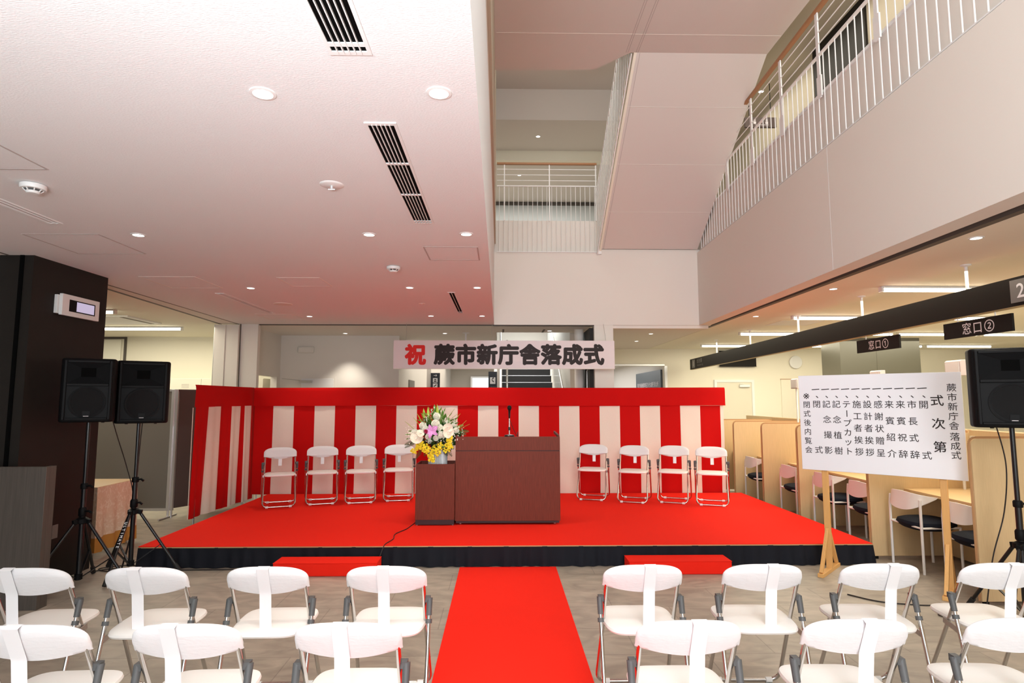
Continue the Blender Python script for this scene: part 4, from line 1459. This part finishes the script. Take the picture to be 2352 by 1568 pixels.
cch = [(4.225, 5.99, 'white counter chair with dark seat in the nearest booth, left of two'), (4.225, 5.25, 'white counter chair partly hidden by the right easel leg, in the nearest booth'),
       (4.20, 6.70, 'white counter chair behind the board, right of the left easel leg'), (4.20, 7.46, 'white counter chair behind the left easel leg of the programme board'),
       (4.19, 8.34, 'white counter chair in the booth just left of the programme board'), (4.19, 9.57, 'white counter chair farthest away, by the right end of the stage')]
for i, (x, y, l) in enumerate(cch):
    if i == 0:
        cc = make_counter_chair(l)
        cc.location = (x, y, 0)
    else:
        dup(cc, (x, y, 0), 0.0, l)

t = thing('power_strip', 'white power strip on the nearest oak counter desk', 'power strip', (4.56, 5.55, 0.72), 0.5)
obj('body', MB().box(-.03, .03, -.11, .11, 0, .035), 'white_pl', t, True, 0.006)
for k in range(3):
    obj('socket', MB().lathe([(.014, 0), (.014, .002)], 12, Matrix.Translation((0, -.07 + .07 * k, .035))), 'grey_pl', t)
ring = [(.10 * math.cos(a), -.22 + .09 * math.sin(a), .008 + .006 * (a > 6.2)) for a in [i * .5 for i in range(0, 26)]]
obj('cord', MB().tube(spline([(0, -.11, .015)] + ring, 3), 0.006, 6), 'white_pl', t)
t = thing('desk_socket_box', 'small grey socket box on the nearest counter desk', 'socket box', (4.66, 5.78, 0.72))
obj('box', MB().box(-.05, .05, -.035, .035, 0, .06), 'pgrey', t, True, 0.004)
obj('flap', MB().box(-.045, .045, -.037, -.035, .01, .05), 'alu', t, False)

def display(x, y, z, label):
    t = thing('call_display', label, 'display', (x, y, z), 0, 'number call displays on the counter')
    obj('casing', MB().prism([(-.05, 0), (-.05, .15), (-.03, .165), (.02, .165), (.02, 0)], -.11, .11, Matrix(((1, 0, 0, 0), (0, 0, 1, 0), (0, 1, 0, 0), (0, 0, 0, 1)))), mat('pinkish_casing', (.62, .52, .50), .5), t, True, .004)
    obj('screen', MB().box(.02, .026, -.095, .095, .02, .15), 'black', t, False)
    obj('front_face', MB().box(-.056, -.05, -.095, .095, .015, .14), 'chairw', t, False)
    obj('post', MB().tube([(-.01, 0, .72 - z), (-.01, 0, 0)], .014, 10), 'white_p', t)
display(4.92, 9.84, 1.835, 'pale call display on a post left of the programme board')
display(4.92, 7.68, 1.865, 'pale call display peeking above the top edge of the programme board')
display(4.86, 6.26, 1.905, 'pale call display between the programme board and the right loudspeaker')

# office wall fittings
t = thing('wall_clock', 'round white wall clock on the cream office wall', 'clock', (7.28, 14.59, 2.575))
TY = Matrix.Rotation(PI / 2, 4, 'X')
obj('case', MB().lathe([(.155, 0), (.16, .02), (.155, .04), (.142, .042)], 40, TY), 'white_pl', t)
obj('dial', MB().lathe([(.142, .030), (.0, .032)], 40, TY), 'paper', t)
for a, L, wd in ((-.9 + PI / 2 - .0, .10, .006), (PI + .06, .075, .009)):
    obj('hand', MB().bar((0, -.037, 0), (L * math.cos(a), -.037, L * math.sin(a)), wd, .003, (0, 1, 0)), 'ink', t, False)
m = MB()
for k in range(12):
    a = k * PI / 6
    m.bar((.112 * math.sin(a), -.034, .112 * math.cos(a)), (.130 * math.sin(a), -.034, .130 * math.cos(a)), .006, .002, (0, 1, 0))
obj('hour_marks', m, 'signg', t, False)
t = thing('door_closer', 'white door closer at the top of the cream office door', 'door closer', (6.0, 14.56, 1.99))
obj('body', MB().box(-.15, .10, -.05, 0, -.03, .03), 'white_p', t, True, .004)
obj('arm', MB().bar((-.02, -.03, .035), (-.14, -.03, .06), .02, .008), 'alu', t, False)
t = thing('wall_cabinet', 'flush cream cupboard with thin outlines on the office end wall', 'cupboard', (7.25, 14.598, 0.9))
obj('left_door', MB().box(-.35, .10, -.02, 0, 0, 1.25), 'cream', t, False)
obj('right_door', MB().box(.11, .62, -.02, 0, 0, 1.25), 'cream', t, False)
obj('top_rail', MB().box(-.36, .63, -.024, 0, 1.25, 1.265), 'oak_edge', t, False)
m = MB()
for k in range(28):
    m.box(.52, .56, -.023, -.02, .2 + k * .036, .215 + k * .036)
obj('louvre', m, 'line', t, False)
t = thing('dark_overhead_board', 'dark rectangular board high on the office wall behind the sign beam', 'sign', (5.82, 14.52, 2.47))
obj('face', MB().box(-.45, .45, -.02, .02, 0, .37), 'sign', t, False)
obj('frame', MB().box(-.46, .46, -.015, .015, -.01, 0).box(-.46, .46, -.015, .015, .37, .38), 'black', t, False)
for x in (-.3, .3):
    obj('bracket', MB().box(x - .02, x + .02, .02, .08, .1, .27), 'black', t, False)
# slanting bank sign on the side wall of the passage
t = thing('passage_wall_sign', 'long blue-grey sign with white characters on the passage side wall', 'sign', (4.0, 15.8, 1.98))
obj('panel', MB().box(-.02, .028, -1.0, 1.7, -.4, .42), mat('bluegrey_sign', (0.055, 0.072, 0.085), .4), t, False)
m = MB()
for k, ch in enumerate('指定金融機関埼玉りそな銀行派出所'):
    put_text(m, ch, (-.0215, 1.45 - k * .145, .07), 0.14, (0, -1, 0), (0, 0, 1), 0.01)
obj('lettering', m, 'silver', t, False, recalc=False)

# ================================================================== CEILING FIXTURES
def make_downlight(label, r=0.038, group='recessed ceiling downlights', z=ZC):
    t = thing('ceiling_downlight', label, 'ceiling light', (0, 0, z), 0, group)
    obj('trim_ring', MB().lathe([(r * 1.02, -.001), (r * 1.04, -.006), (r * 1.36, -.004), (r * 1.40, .0), (r * 1.40, .004), (r, .004)], 32), 'white_pl', t)
    obj('lamp_lens', MB().lathe([(r * 1.02, -.0025), (r * .6, -.004), (0, -.004)], 28), 'lens', t)
    return t
dls = [(-0.976, 2.352, ZC, 'downlight nearest the camera, left of the two front ones'), (-0.255, 2.335, ZC, 'downlight nearest the camera, close to the atrium edge'),
       (-2.759, 4.493, ZC, 'downlight at far left, above the dark pillar'), (-1.0, 4.447, ZC, 'downlight beside the lower end of the long ceiling grille'),
       (-0.262, 4.421, ZC, 'downlight at the atrium edge just above a square hatch'), (-2.806, 6.659, ZC, 'downlight left of the stage near the thin slot diffuser'),
       (-1.019, 6.599, ZC, 'downlight over the stage below the small smoke detector'), (-0.265, 6.585, ZC, 'downlight over the stage at the atrium edge by the short grille'),
       (-2.873, 8.938, ZC, 'downlight in the rearmost row on the pink lit ceiling, left'), (-1.043, 8.857, ZC, 'downlight in the rearmost row on the pink lit ceiling, middle'),
       (-0.281, 8.843, ZC, 'downlight in the rearmost row, at the atrium corner'),
       (-2.931, 11.235, ZC, 'downlight above the pale block wall behind the stage'), (-1.052, 11.2, ZC, 'downlight in the passage above the banner, middle'), (0.885, 10.75, ZC, 'downlight in the passage by the dark stairs'),
       (3.684, 4.456, ZC, 'office downlight nearest, at the right edge by the fascia groove'), (3.761, 6.588, ZC, 'office downlight second along the fascia groove'), (3.831, 8.811, ZC, 'office downlight third along the fascia groove'),
       (2.849, 11.2, ZC, 'downlight in the opening right of the column'), (2.901, 12.632, ZC, 'smaller looking downlight farther in the opening right of the column'),
       (0.754, 11.70, 7.0, 'downlight on the upper floor ceiling, highest of three beyond the balustrade'), (0.425, 13.42, 6.85, 'downlight on the upper floor seen through the horizontal rails'),
       (4.447, 9.66, 6.9, 'downlight on the gallery ceiling behind the sloping rail'),
       (-1.9, 15.0, ZC, 'downlight deep in the passage behind the stage, nearer'), (-0.6, 17.5, ZC, 'downlight deep in the passage behind the stage, farther')]
DL = None
for x, y, z, l in dls:
    if DL is None:
        DL = make_downlight('round recessed ' + l)
        DL.location = (x, y, z)
    else:
        dup(DL, (x, y, z), 0, 'round recessed ' + l)
    if z < 3 and y < 12:
        d = bpy.data.lights.new('downlight_beam', 'SPOT')
        d.energy = 46 if y < 11 else 90
        d.spot_size, d.spot_blend, d.color, d.shadow_soft_size = 1.5, 0.7, (1.0, 0.93, 0.8), 0.05
        o = bpy.data.objects.new('downlight_beam', d)
        COL.objects.link(o)
        o.location = (x, y, z - .02)

def grille(name, xa, xb, ya, yb, nslat, bars, label, dark=True, group=None):
    t = thing(name, label, 'ceiling vent', ((xa + xb) / 2, (ya + yb) / 2, ZC), 0, group)
    hw_, hl = (xb - xa) / 2, (yb - ya) / 2
    m = MB()
    b = 0.014
    for a, c, d, e in ((-hw_, -hw_ + b, -hl, hl), (hw_ - b, hw_, -hl, hl), (-hw_ + b, hw_ - b, -hl, -hl + b * 1.6), (-hw_ + b, hw_ - b, hl - b * 1.6, hl)):
        m.box(a, c, d, e, -.006, .001)
    obj('frame', m, 'white_pl', t, False)
    obj('duct_opening', MB().box(-hw_ + b, hw_ - b, -hl + b, hl - b, -.0015, -.0005), 'black_d' if dark else 'line', t, False)
    n = nslat
    for k in range(n):
        x = -hw_ + b + (2 * hw_ - 2 * b) * (k + .5 + .5 * (n > 2)) / (n + (1 if n > 2 else 0))
        obj('slat', MB().bar((x, -hl + b, -.004), (x, hl - b, -.004), .004, .012), 'white_pl', t, False)
    for y in bars:
        obj('cross_bar', MB().box(-hw_ + b, hw_ - b, y - hl - .010, y - hl + .010, -.007, -.001), 'white_pl', t, False)
    return t
grille('ceiling_grille', -0.622, -0.468, 0.5, 2.065, 5, (1.50,), 'long black slatted ceiling grille cut by the top edge of the photo', group='slatted ceiling grilles')
grille('ceiling_grille', -0.622, -0.475, 2.60, 4.15, 5, (0.47, 0.95, 1.49), 'long black slatted ceiling grille in the middle of the hall ceiling', group='slatted ceiling grilles')
grille('ceiling_grille', -0.622, -0.535, 6.88, 8.54, 1, (1.55,), 'short looking two-slot ceiling grille over the stage', group='slatted ceiling grilles')
for a, b, c, d, l in ((-3.225, -3.12, 2.6, 4.21, 'thin grey slot diffuser on the ceiling at the left edge'), (-3.36, -3.255, 6.99, 8.59, 'thin grey slot diffuser on the ceiling near the sliding track')):
    t = grille('slot_diffuser', a, b, c, d, 2, (), l, False, 'slot diffusers')
hl_ = [(-2.98, -2.465, 2.55, 3.195, 'ceiling access hatch outline cut by the left edge of the photo'), (-3.63, -3.05, 4.48, 5.095, 'ceiling access hatch outline above the dark pillar'),
       (-3.69, -3.12, 6.05, 6.67, 'ceiling access hatch outline beside the sliding track'), (-2.303, -1.86, 6.07, 6.545, 'ceiling access hatch outline in the middle of the pink lit ceiling'),
       (-0.64, -0.188, 4.805, 5.272, 'small ceiling access hatch near the atrium edge'), (-3.6, -3.05, 8.72, 9.30, 'faint ceiling access hatch at the rear left corner'),
       (4.45, 5.15, 9.3, 9.9, 'ceiling access hatch outline in the office ceiling above the sign beam')]
for a, b, c, d, l in hl_:
    t = thing('ceiling_hatch', l, 'hatch', ((a + b) / 2, (c + d) / 2, ZC), 0, 'ceiling access hatches')
    hw_, hl = (b - a) / 2, (d - c) / 2
    obj('panel', MB().box(-hw_ + .012, hw_ - .012, -hl + .012, hl - .012, -.0015, .002), 'ceiling', t, False)
    m = MB()
    for p, q, r, s in ((-hw_, -hw_ + .010, -hl, hl), (hw_ - .010, hw_, -hl, hl), (-hw_ + .01, hw_ - .01, -hl, -hl + .010), (-hw_ + .01, hw_ - .01, hl - .010, hl)):
        m.box(p, q, r, s, -.003, .001)
    obj('frame', m, 'line' if c < 5.5 else 'wall', t, False)
for x, y, l in ((-2.73, 3.43, 'white smoke detector on the ceiling at left'), (-1.011, 5.548, 'white smoke detector on the ceiling above the stage front')):
    t = thing('smoke_detector', l, 'smoke detector', (x, y, ZC), 0, 'ceiling smoke detectors')
    obj('base', MB().lathe([(.062, -.030), (.066, -.022), (.066, -.004), (.058, 0)], 28), 'white_pl', t)
    obj('sensing_head', MB().lathe([(.0, -.056), (.030, -.054), (.036, -.046), (.036, -.041)], 24), 'white_pl', t)
    m = MB()
    m.lathe([(.034, -.042), (.044, -.031)], 24)
    obj('dark_slots', m, 'grey_pl', t)
    m = MB()
    for k in range(8):
        a = k * PI / 4
        m.bar((.036 * math.cos(a), .036 * math.sin(a), -.043), (.050 * math.cos(a), .050 * math.sin(a), -.030), .006, .004)
    obj('rib', m, 'white_pl', t)
t = thing('ceiling_sprinkler', 'round white sprinkler plate on the ceiling left of the long grille', 'sprinkler', (-0.988, 3.397, ZC))
obj('plate', MB().lathe([(0, -.008), (.055, -.008), (.068, -.003), (.070, 0)], 32), 'white_pl', t)
obj('nozzle', MB().tube([(0, 0, -.008), (0, 0, -.028)], .010, 10).tube([(-.02, 0, -.028), (.02, 0, -.028)], .005, 8), 'alu', t)
t = thing('ceiling_speaker', 'round flush ceiling loudspeaker on the pink lit ceiling', 'ceiling speaker', (-2.856, 7.792, ZC))
obj('grille_disc', MB().lathe([(0, -.004), (.10, -.004), (.108, 0)], 32), 'line', t)
obj('rim', MB().lathe([(.108, -.005), (.116, -.005), (.118, 0), (.108, 0)], 32), 'wall', t)
t = thing('ceiling_sensor', 'tiny round sensor on the ceiling beside the two-slot grille', 'sensor', (-1.03, 7.722, ZC))
obj('rim', MB().lathe([(.02, -.004), (.04, -.004), (.042, 0)], 20), 'cwhite', t)
obj('eye', MB().lathe([(0, -.008), (.012, -.006), (.02, -.003)], 14), 'paper', t)

# tube lamps
def lamp(xa, xb, y, label, grp, z=ZC):
    t = thing('tube_lamp', label, 'ceiling light', ((xa + xb) / 2, y, z), 0, grp)
    h = (xb - xa) / 2
    obj('housing', MB().box(-h, h, -.045, .045, -.022, -.001), 'white_p', t, False)
    obj('tube', MB().tube([(-h + .01, 0, -.040), (h - .01, 0, -.040)], .020, 10), 'tubeglow', t)
    for s in (-1, 1):
        obj('end_cap', MB().box(s * h - .012, s * h + .012, -.03, .03, -.062, -.003), 'white_p', t, False)
GO = 'office tube lamps in rows'
rows = [(6.45, [(4.218, 5.06 + .4), ], 'nearest the camera'), (8.75, [(4.354, 5.85), (6.05, 7.55)], 'second'), (10.92, [(4.432, 5.93), (6.13, 7.30), (7.40, 8.9), (9.0, 10.5)], 'third'),
        (13.38, [(4.544, 6.04), (6.30, 8.0), (8.1, 9.6), (9.7, 11.2)], 'farthest')]
wn = ['leftmost', 'second', 'third', 'fourth']
for y, segs, rn_ in rows:
    for k, (a, b) in enumerate(segs):
        lamp(a, b, y, 'glowing office tube lamp in the %s row, %s along it' % (rn_, wn[k]), GO)
lamp(-7.2, -5.482, 10.30, 'glowing tube lamp in the room behind the left loudspeakers, longer one', 'meeting room tube lamps')
lamp(-7.0, -5.37, 8.33, 'glowing tube lamp end beside the dark pillar, upper one', 'meeting room tube lamps')
t = thing('cassette_air_conditioner', 'flat ceiling air conditioner beside the dark pillar', 'air conditioner', (-6.0, 9.35, ZC))
obj('panel', MB().box(-.45, .45, -.45, .45, -.02, 0), 'white_p', t, True, .004)
obj('outlet_slot', MB().box(.30, .36, -.40, .40, -.022, -.020), 'pgrey', t, False)

# ================================================================== UPPER BALUSTRADES
def balustrade(name, label, P0, P1, z0, ztop_of, nbars, posts, rails=4, pw=.05, thick=.010):
    """bars hang in front of the slab edge, posts and horizontal rails above"""
    t = thing(name, label, 'balustrade', (0, 0, 0))
    P0, P1 = Vector(P0), Vector(P1)
    zb, zm, zt = z0
    mesh0 = None
    for k in range(nbars):
        p = P0 + (P1 - P0) * ((k + .5) / nbars)
        o = obj('baluster', MB().tube([(0, 0, zb), (0, 0, zm)], thick * .6, 6), 'white_p', t) if mesh0 is None else mesh0.copy()
        if mesh0 is None:
            mesh0 = o
        else:
            COL.objects.link(o)
        o.location = (p.x, p.y, 0)
    d = (P1 - P0)
    obj('middle_rail', MB().bar((P0.x, P0.y, zm), (P1.x, P1.y, zm), .030, .016), 'white_p', t, False)
    obj('lower_rail', MB().bar((P0.x, P0.y, zb + .01), (P1.x, P1.y, zb + .01), .02, .012), 'white_p', t, False)
    for q in range(1, rails):
        z = zm + (zt - .03 - zm) * q / (rails - .3)
        obj('horizontal_rail', MB().tube([(P0.x, P0.y, z), (P1.x, P1.y, z)], .0065, 6), 'white_p', t)
    obj('handrail', MB().bar((P0.x, P0.y, zt), (P1.x, P1.y, zt), .05, .035), 'wood_rail', t, True, .006)
    nrm = Vector((-(d.y), d.x, 0)).normalized()
    for s_ in posts:
        p = P0 + d * s_
        q = obj('post', MB().bar((p.x, p.y, zb + .55), (p.x, p.y, zt - .02), pw, .014, tuple(nrm)), 'white_p', t, False)
        if pw > .03:
            obj('post_shoe', MB().bar((p.x, p.y, zb + .56), (p.x, p.y, zb + .78), .085, .016, tuple(nrm)), 'white_p', q, False)
    return t
fa, fb = 1.4, 9.75
pts_ = [(y - fa) / (fb - fa) for y in (2.6, 3.7, 4.75, 5.72, 6.58, 7.46, 8.4, 9.3)]
balustrade('gallery_balustrade', 'long white balustrade with brown handrail along the gallery above the right wall', (fx(fa) + .015, fa), (fx(fb) + .015, fb), (4.145, 5.14, 5.62), None, 74, pts_)
balustrade('landing_balustrade', 'short white balustrade with brown handrail on the upper floor above the back wall', (-0.07, 9.885), (1.64, 9.885), (4.13, 5.285, 5.68), None, 21, [0.075, 0.525, 0.99], rails=4, pw=.018, thick=.008)
# stair balustrade: bars following the slope of the flight
t = thing('stair_balustrade', 'dense white bars along the left edge of the rising stair flight', 'balustrade', (0, 0, 0))
n = 24
for k in range(n):
    f = (k + .5) / n
    y, z = 9.84 + (7.12 - 9.84) * f, 4.10 + (5.93 - 4.10) * f
    obj('baluster', MB().tube([(1.630, y, z), (1.630, y, min(z + 1.05, 6.6))], .007, 6), 'white_p', t)
obj('lower_rail', MB().bar((1.630, 9.86, 4.10), (1.630, 7.06, 5.97), .014, .03), 'white_p', t, False)
obj('upper_rail', MB().bar((1.630, 9.86, 5.14), (1.630, 7.06, 7.0), .02, .03), 'white_p', t, False)
obj('end_bracket', MB().box(1.645, 1.70, 9.845, 9.89, 4.10, 4.24), 'white_p', t, False)
t = thing('gallery_sign', 'dark hanging direction sign with pale symbols behind the gallery rail', 'sign', (4.29, 9.4, 6.13))
obj('panel', MB().box(-.26, .26, -.02, .02, 0, .17), 'pbrown', t, False)
m = MB()
for x in (-.10, .10):
    m.lathe([(.018, 0), (.018, .002)], 10, Matrix.Translation((x, -.0205, .12)) @ Matrix.Rotation(PI / 2, 4, 'X'))
    m.box(x - .022, x + .022, -.022, -.020, .055, .098)
m.box(-.09, .13, -.022, -.020, .035, .043)
obj('symbols', m, 'silver', t, False)
for x in (-.18, .18):
    obj('rod', MB().tube([(x, 0, .17), (x, 0, .77)], .006, 6), 'black', t)

# ================================================================== PASSAGE BEHIND THE STAGE
t = thing('door_closer', 'grey door closer on the pale block wall behind the stage', 'door closer', (-3.86, 11.63, 2.02))
obj('body', MB().box(-.02, .22, -.07, -.004, -.045, .0), 'steel', t, True, .003)
obj('arm', MB().bar((-.02, -.04, .005), (-.26, -.30, .03), .024, .008), 'steel', t, False)
t = thing('wall_fixture', 'faint rounded white fixture high on the pale block wall', 'wall fixture', (-3.79, 11.655, 2.62))
obj('body', MB().box(-.16, .16, -.05, 0, -.065, .065), 'wall', t, True, .03, 4)
obj('face', MB().box(-.13, .13, -.056, -.05, -.045, .045), 'wall', t, True, .003)
# dark pictogram signs
def pict(x, y, z, wd, h, label, kind):
    t = thing('pictogram_sign', label, 'sign', (x, y, z), 0, 'dark pictogram signs in the passage')
    obj('panel', MB().box(-wd / 2, wd / 2, -.02, .02, -1.2, h), 'signb', t, False)
    m = MB()
    if kind == 'phone':
        obj('tile', MB().box(-.058, .058, -.023, -.02, -.19 + .06, -.045 + .06), 'paper', t, False)
        m.tube(spline([(.018, -.025, -.06), (-.016, -.025, -.03), (-.022, -.025, .0), (.018, -.025, -.0 + .0)], 6)[:0] or
               [(.022, -.025, -.078), (-.004, -.025, -.066), (-.016, -.025, -.035), (-.004, -.025, -.004), (.022, -.025, .006)], [.013, .008, .007, .008, .013], 8)
        obj('handset', m, 'ink', t)
        m = MB()
        for k, ch in enumerate('公衆電話'):
            put_text(m, ch, (-.057 + k * .038, -.021, -.20), .036)
        obj('lettering', m, 'signg', t, False, recalc=False)
    else:
        for z_, hh in ((-.10, .095), (-.215, .095)):
            obj('tile', MB().box(-.05, .05, -.023, -.02, z_, z_ + hh), 'paper', t, False)
        m.bar((-.035, -.022, .055), (.035, -.022, .055), .003, .010, (0, 0, 1))
        m.bar((.035, -.022, .055), (.012, -.022, .075), .003, .010, (0, 0, 1))
        m.bar((.035, -.022, .055), (.012, -.022, .035), .003, .010, (0, 0, 1))
        obj('arrow', m, 'paper', t, False)
        m = MB()
        m.box(-.025, .025, -.025, -.023, -.045, -.025).box(-.03, .03, -.025, -.023, -.085, -.06)
        m.bar((-.028, -.024, -.19), (.028, -.024, -.145), .003, .018, (0, 0, 1))
        obj('symbols', m, 'ink', t, False)
pict(-1.44, 13.2, 2.13, .20, .11, 'dark sign with an arrow and two pale pictograms above the curtain', 'arrow')
pict(-0.175, 13.2, 2.13, .19, .14, 'dark sign with a telephone pictogram above the curtain', 'phone')
struct('wall_passage_jamb', MB().box(-1.63, -1.54, 13.2, 13.32, 0, 2.42), 'wall')
struct('wall_passage_jamb_right', MB().box(-.08, -.02, 13.1, 13.3, 0, 2.9), 'wall')
# stairs up with dark risers
t = thing('staircase', 'dark staircase with pale nosings going up behind the banner', 'stairs', (0, 0, 0))
for k in range(17):
    y, z = 10.9 + k * .29, k * .172
    obj('step', MB().box(0.03, 1.22, y, y + .30, max(0, z - .14), z + .172), 'step', t, False)
    obj('nosing', MB().box(0.03, 1.22, y - .012, y + .03, z + .160, z + .1735), 'steel', t, False)
for x in (0.0, 1.25):
    g = obj('glass_balustrade', MB().add([(x - .006, 10.9, .15), (x + .006, 10.9, .15), (x + .006, 15.8, 3.05), (x - .006, 15.8, 3.05), (x - .006, 10.9, 1.15), (x + .006, 10.9, 1.15), (x + .006, 15.8, 4.05), (x - .006, 15.8, 4.05)],
            [(0, 1, 2, 3), (4, 7, 6, 5), (0, 4, 5, 1), (1, 5, 6, 2), (2, 6, 7, 3), (3, 7, 4, 0)]), 'glass', t, False)
    obj('handrail', MB().tube([(x, 10.6, 1.05), (x, 15.8, 4.10)], .02, 10), 'chrome', t)
obj('newel', MB().tube([(0.13, 12.0, 0.6), (0.13, 12.0, 2.85)], .02, 10), 'chrome', t)
struct('wall_stair_right', MB().box(1.40, 1.52, 12.0, 18, 0, 4.34), 'wall')
struct('wall_stairwell', MB().box(-.2, 1.6, 18, 18.2, 0, 4.35), 'wall')
struct('ceiling_stairwell', MB().box(-.2, 1.6, 13.6, 18, 4.2, 4.34), 'wall')
area('stairwell_light', (.65, 15.6, 4.15), (0, 0, 0), 1.0, 2.5, 80, (.95, 1, 1))
tag(obj('round_column', MB().lathe([(.085, 0), (.085, ZC)], 24, Matrix.Translation((1.40, 10.6, 0))), 'wall'), 'slim round pale column beside the dark door edge', 'column')
hd = obj('door_handle', MB().tube(fillet([(1.50, 10.1, 1.75), (1.465, 10.1, 1.75), (1.465, 10.1, 2.15), (1.50, 10.1, 2.15)], .02), .010, 8), 'chrome', bpy.data.objects['door_6'])
t = thing('hanging_passage_sign', 'white ceiling rod and hidden sign just behind the banner', 'sign', (-0.654, 11.12, ZC))
obj('flange', MB().lathe([(.02, -.02), (.07, -.006), (.07, 0)], 18), 'white_p', t)
obj('rod', MB().tube([(0, 0, -.45), (0, 0, -.01)], .018, 10), 'white_p', t)
obj('panel', MB().box(-.4, .4, -.02, .02, -.62, -.45), 'signb', t, False)
for x, l in ((.045, 'small dark slot on the passage ceiling, left of two'), (.775, 'small dark slot on the passage ceiling, right of two')):
    tag(obj('ceiling_slot', MB().box(x - .018, x + .018, 10.55, 11.02, ZC - .004, ZC + .002), 'pgrey'), l, 'ceiling slot', 'passage ceiling slots')

# ================================================================== LEFT SIDE
# wall controller on the pillar
t = thing('wall_controller', 'white wall display unit with a small lit screen on the dark pillar', 'wall panel', (-4.05, 5.70, 2.52))
obj('back_box', MB().box(0, .03, -.275, .24, -.085, .085), 'white_pl', t, True, .003)
obj('front_plate', MB().box(.03, .06, -.255, .25, -.098, .098), 'white_pl', t, True, .004)
s_ = obj('screen_frame', MB().box(.0602, .062, -.165, .185, -.055, .055), 'black', t, False)
obj('lit_screen', MB().box(.062, .063, -.07, .17, -.045, .045), 'screen', s_, False)
tag(obj('wall_outlet', MB().box(-4.05, -4.043, 5.60, 5.67, .40, .52), 'signg'), 'small steel outlet plate low on the dark pillar', 'outlet')
t = thing('grey_wood_counter', 'grey wood counter end panel at the left edge of the photo', 'counter', (0, 0, 0))
obj('end_panel', MB().box(-5.6, -3.655, 4.95, 4.99, 0.0, 1.112), 'ash', t, True, .002)
obj('return_panel', MB().box(-3.697, -3.655, 4.99, 5.06, 0.0, 1.112), 'ash', t, False)
obj('inner_top', MB().box(-5.6, -3.70, 4.991, 5.06, 1.06, 1.085), 'ash', t, False)
# grey felt partition screens
t = thing('partition_screen', 'grey felt partition screen with aluminium frame behind the loudspeakers', 'partition screen', (0, 0, 0))
obj('felt_panel', MB().box(-5.80, -4.70, 8.66, 8.69, 0.13, 1.77), 'pgrey', t, False)
for xa in (-4.70, -5.84):
    obj('upright', MB().box(xa, xa + .04, 8.65, 8.70, 0.10, 1.80), 'alu', t, True, .003)
obj('top_rail', MB().box(-5.80, -4.70, 8.65, 8.70, 1.77, 1.80), 'alu', t, False)
obj('bottom_rail', MB().box(-5.80, -4.70, 8.65, 8.70, 0.10, 0.135), 'alu', t, False)
for x in (-4.68, -5.82):
    obj('foot', MB().tube([(x, 8.675, .015), (x, 8.675, .10)], .016, 8).tube([(x, 8.45, .012), (x, 8.90, .012)], .012, 8), 'alu', t)
t = thing('partition_screen', 'brown felt partition screen leaf turned back beside the striped curtain', 'partition screen', (0, 0, 0))
a, b = Vector((-4.64, 8.69, 0)), Vector((-4.02, 9.66, 0))
d = (b - a).normalized()
obj('felt_panel', MB().bar(a + d * .03 + Vector((0, 0, .95)), b - d * .03 + Vector((0, 0, .95)), .03, 1.64), 'pbrown', t, False)
for p in (a, b):
    obj('upright', MB().bar(p + Vector((0, 0, .10)), p + Vector((0, 0, 1.80)), .04, .04), 'alu', t, False)
obj('top_rail', MB().bar(a + Vector((0, 0, 1.785)), b + Vector((0, 0, 1.785)), .04, .03), 'pbrown', t, False)
for p in (a, b):
    obj('foot', MB().tube([(p.x, p.y, .0), (p.x, p.y, .10)], .014, 8), 'alu', t)
# covered table
t = thing('covered_table', 'small table under a pinkish damask cloth with an orange hem, behind the stands', 'table', (-4.72, 6.90, 0))
obj('table_top', MB().box(-.42, .44, -.36, .34, .70, .725), 'oak_top', t, True, .003)
for sx in (-.37, .37):
    for sy in (-.30, .28):
        obj('leg', MB().box(sx - .02, sx + .02, sy - .02, sy + .02, 0, .70), 'steel', t, False)
def drape(z0_, z1_, off):
    path = [(.44, .34), (.44, -.36), (-.42, -.36)]
    P_ = []
    for (p, q) in zip(path[:-1], path[1:]):
        for k in range(40):
            f = k / 40
            P_.append((p[0] + (q[0] - p[0]) * f, p[1] + (q[1] - p[1]) * f))
    P_.append(path[-1])
    def fn(u, v):
        k = int(round(u * 80))
        x, y = P_[k]
        z = z0_ + (z1_ - z0_) * v
        o = off + (.725 - z) * .035 * (1 + math.sin(k * .55))
        return (x + (o if k <= 40 else 0), y - (o if k >= 40 else 0), z)
    return MB().grid(fn, 80, 12)
obj('tablecloth', drape(.722, .20, .004), 'damask', t, recalc=False)
obj('orange_hem', drape(.20, .05, .004), mat('orange_hem', (.50, .22, .04), .8), t, recalc=False)
# lockers along the meeting room wall
t = thing('low_locker', 'cream low cabinets under the meeting room wall, partly behind the curtain', 'cabinet', (0, 0, 0))
obj('body', MB().box(-6.9, -4.55, 11.55, 11.98, 0, 2.06), 'cream', t, False)
for k in range(4):
    xa = -6.9 + k * .5875
    dr = obj('door', MB().box(xa + .003, xa + .5845, 11.535, 11.55, .05, 2.05), 'cream', t, False)
    m = MB()
    for q in range(3):
        m.box(xa + .22, xa + .36, 11.533, 11.535, 1.88 + q * .03, 1.888 + q * .03)
    obj('vent_slots', m, 'line', dr, False)
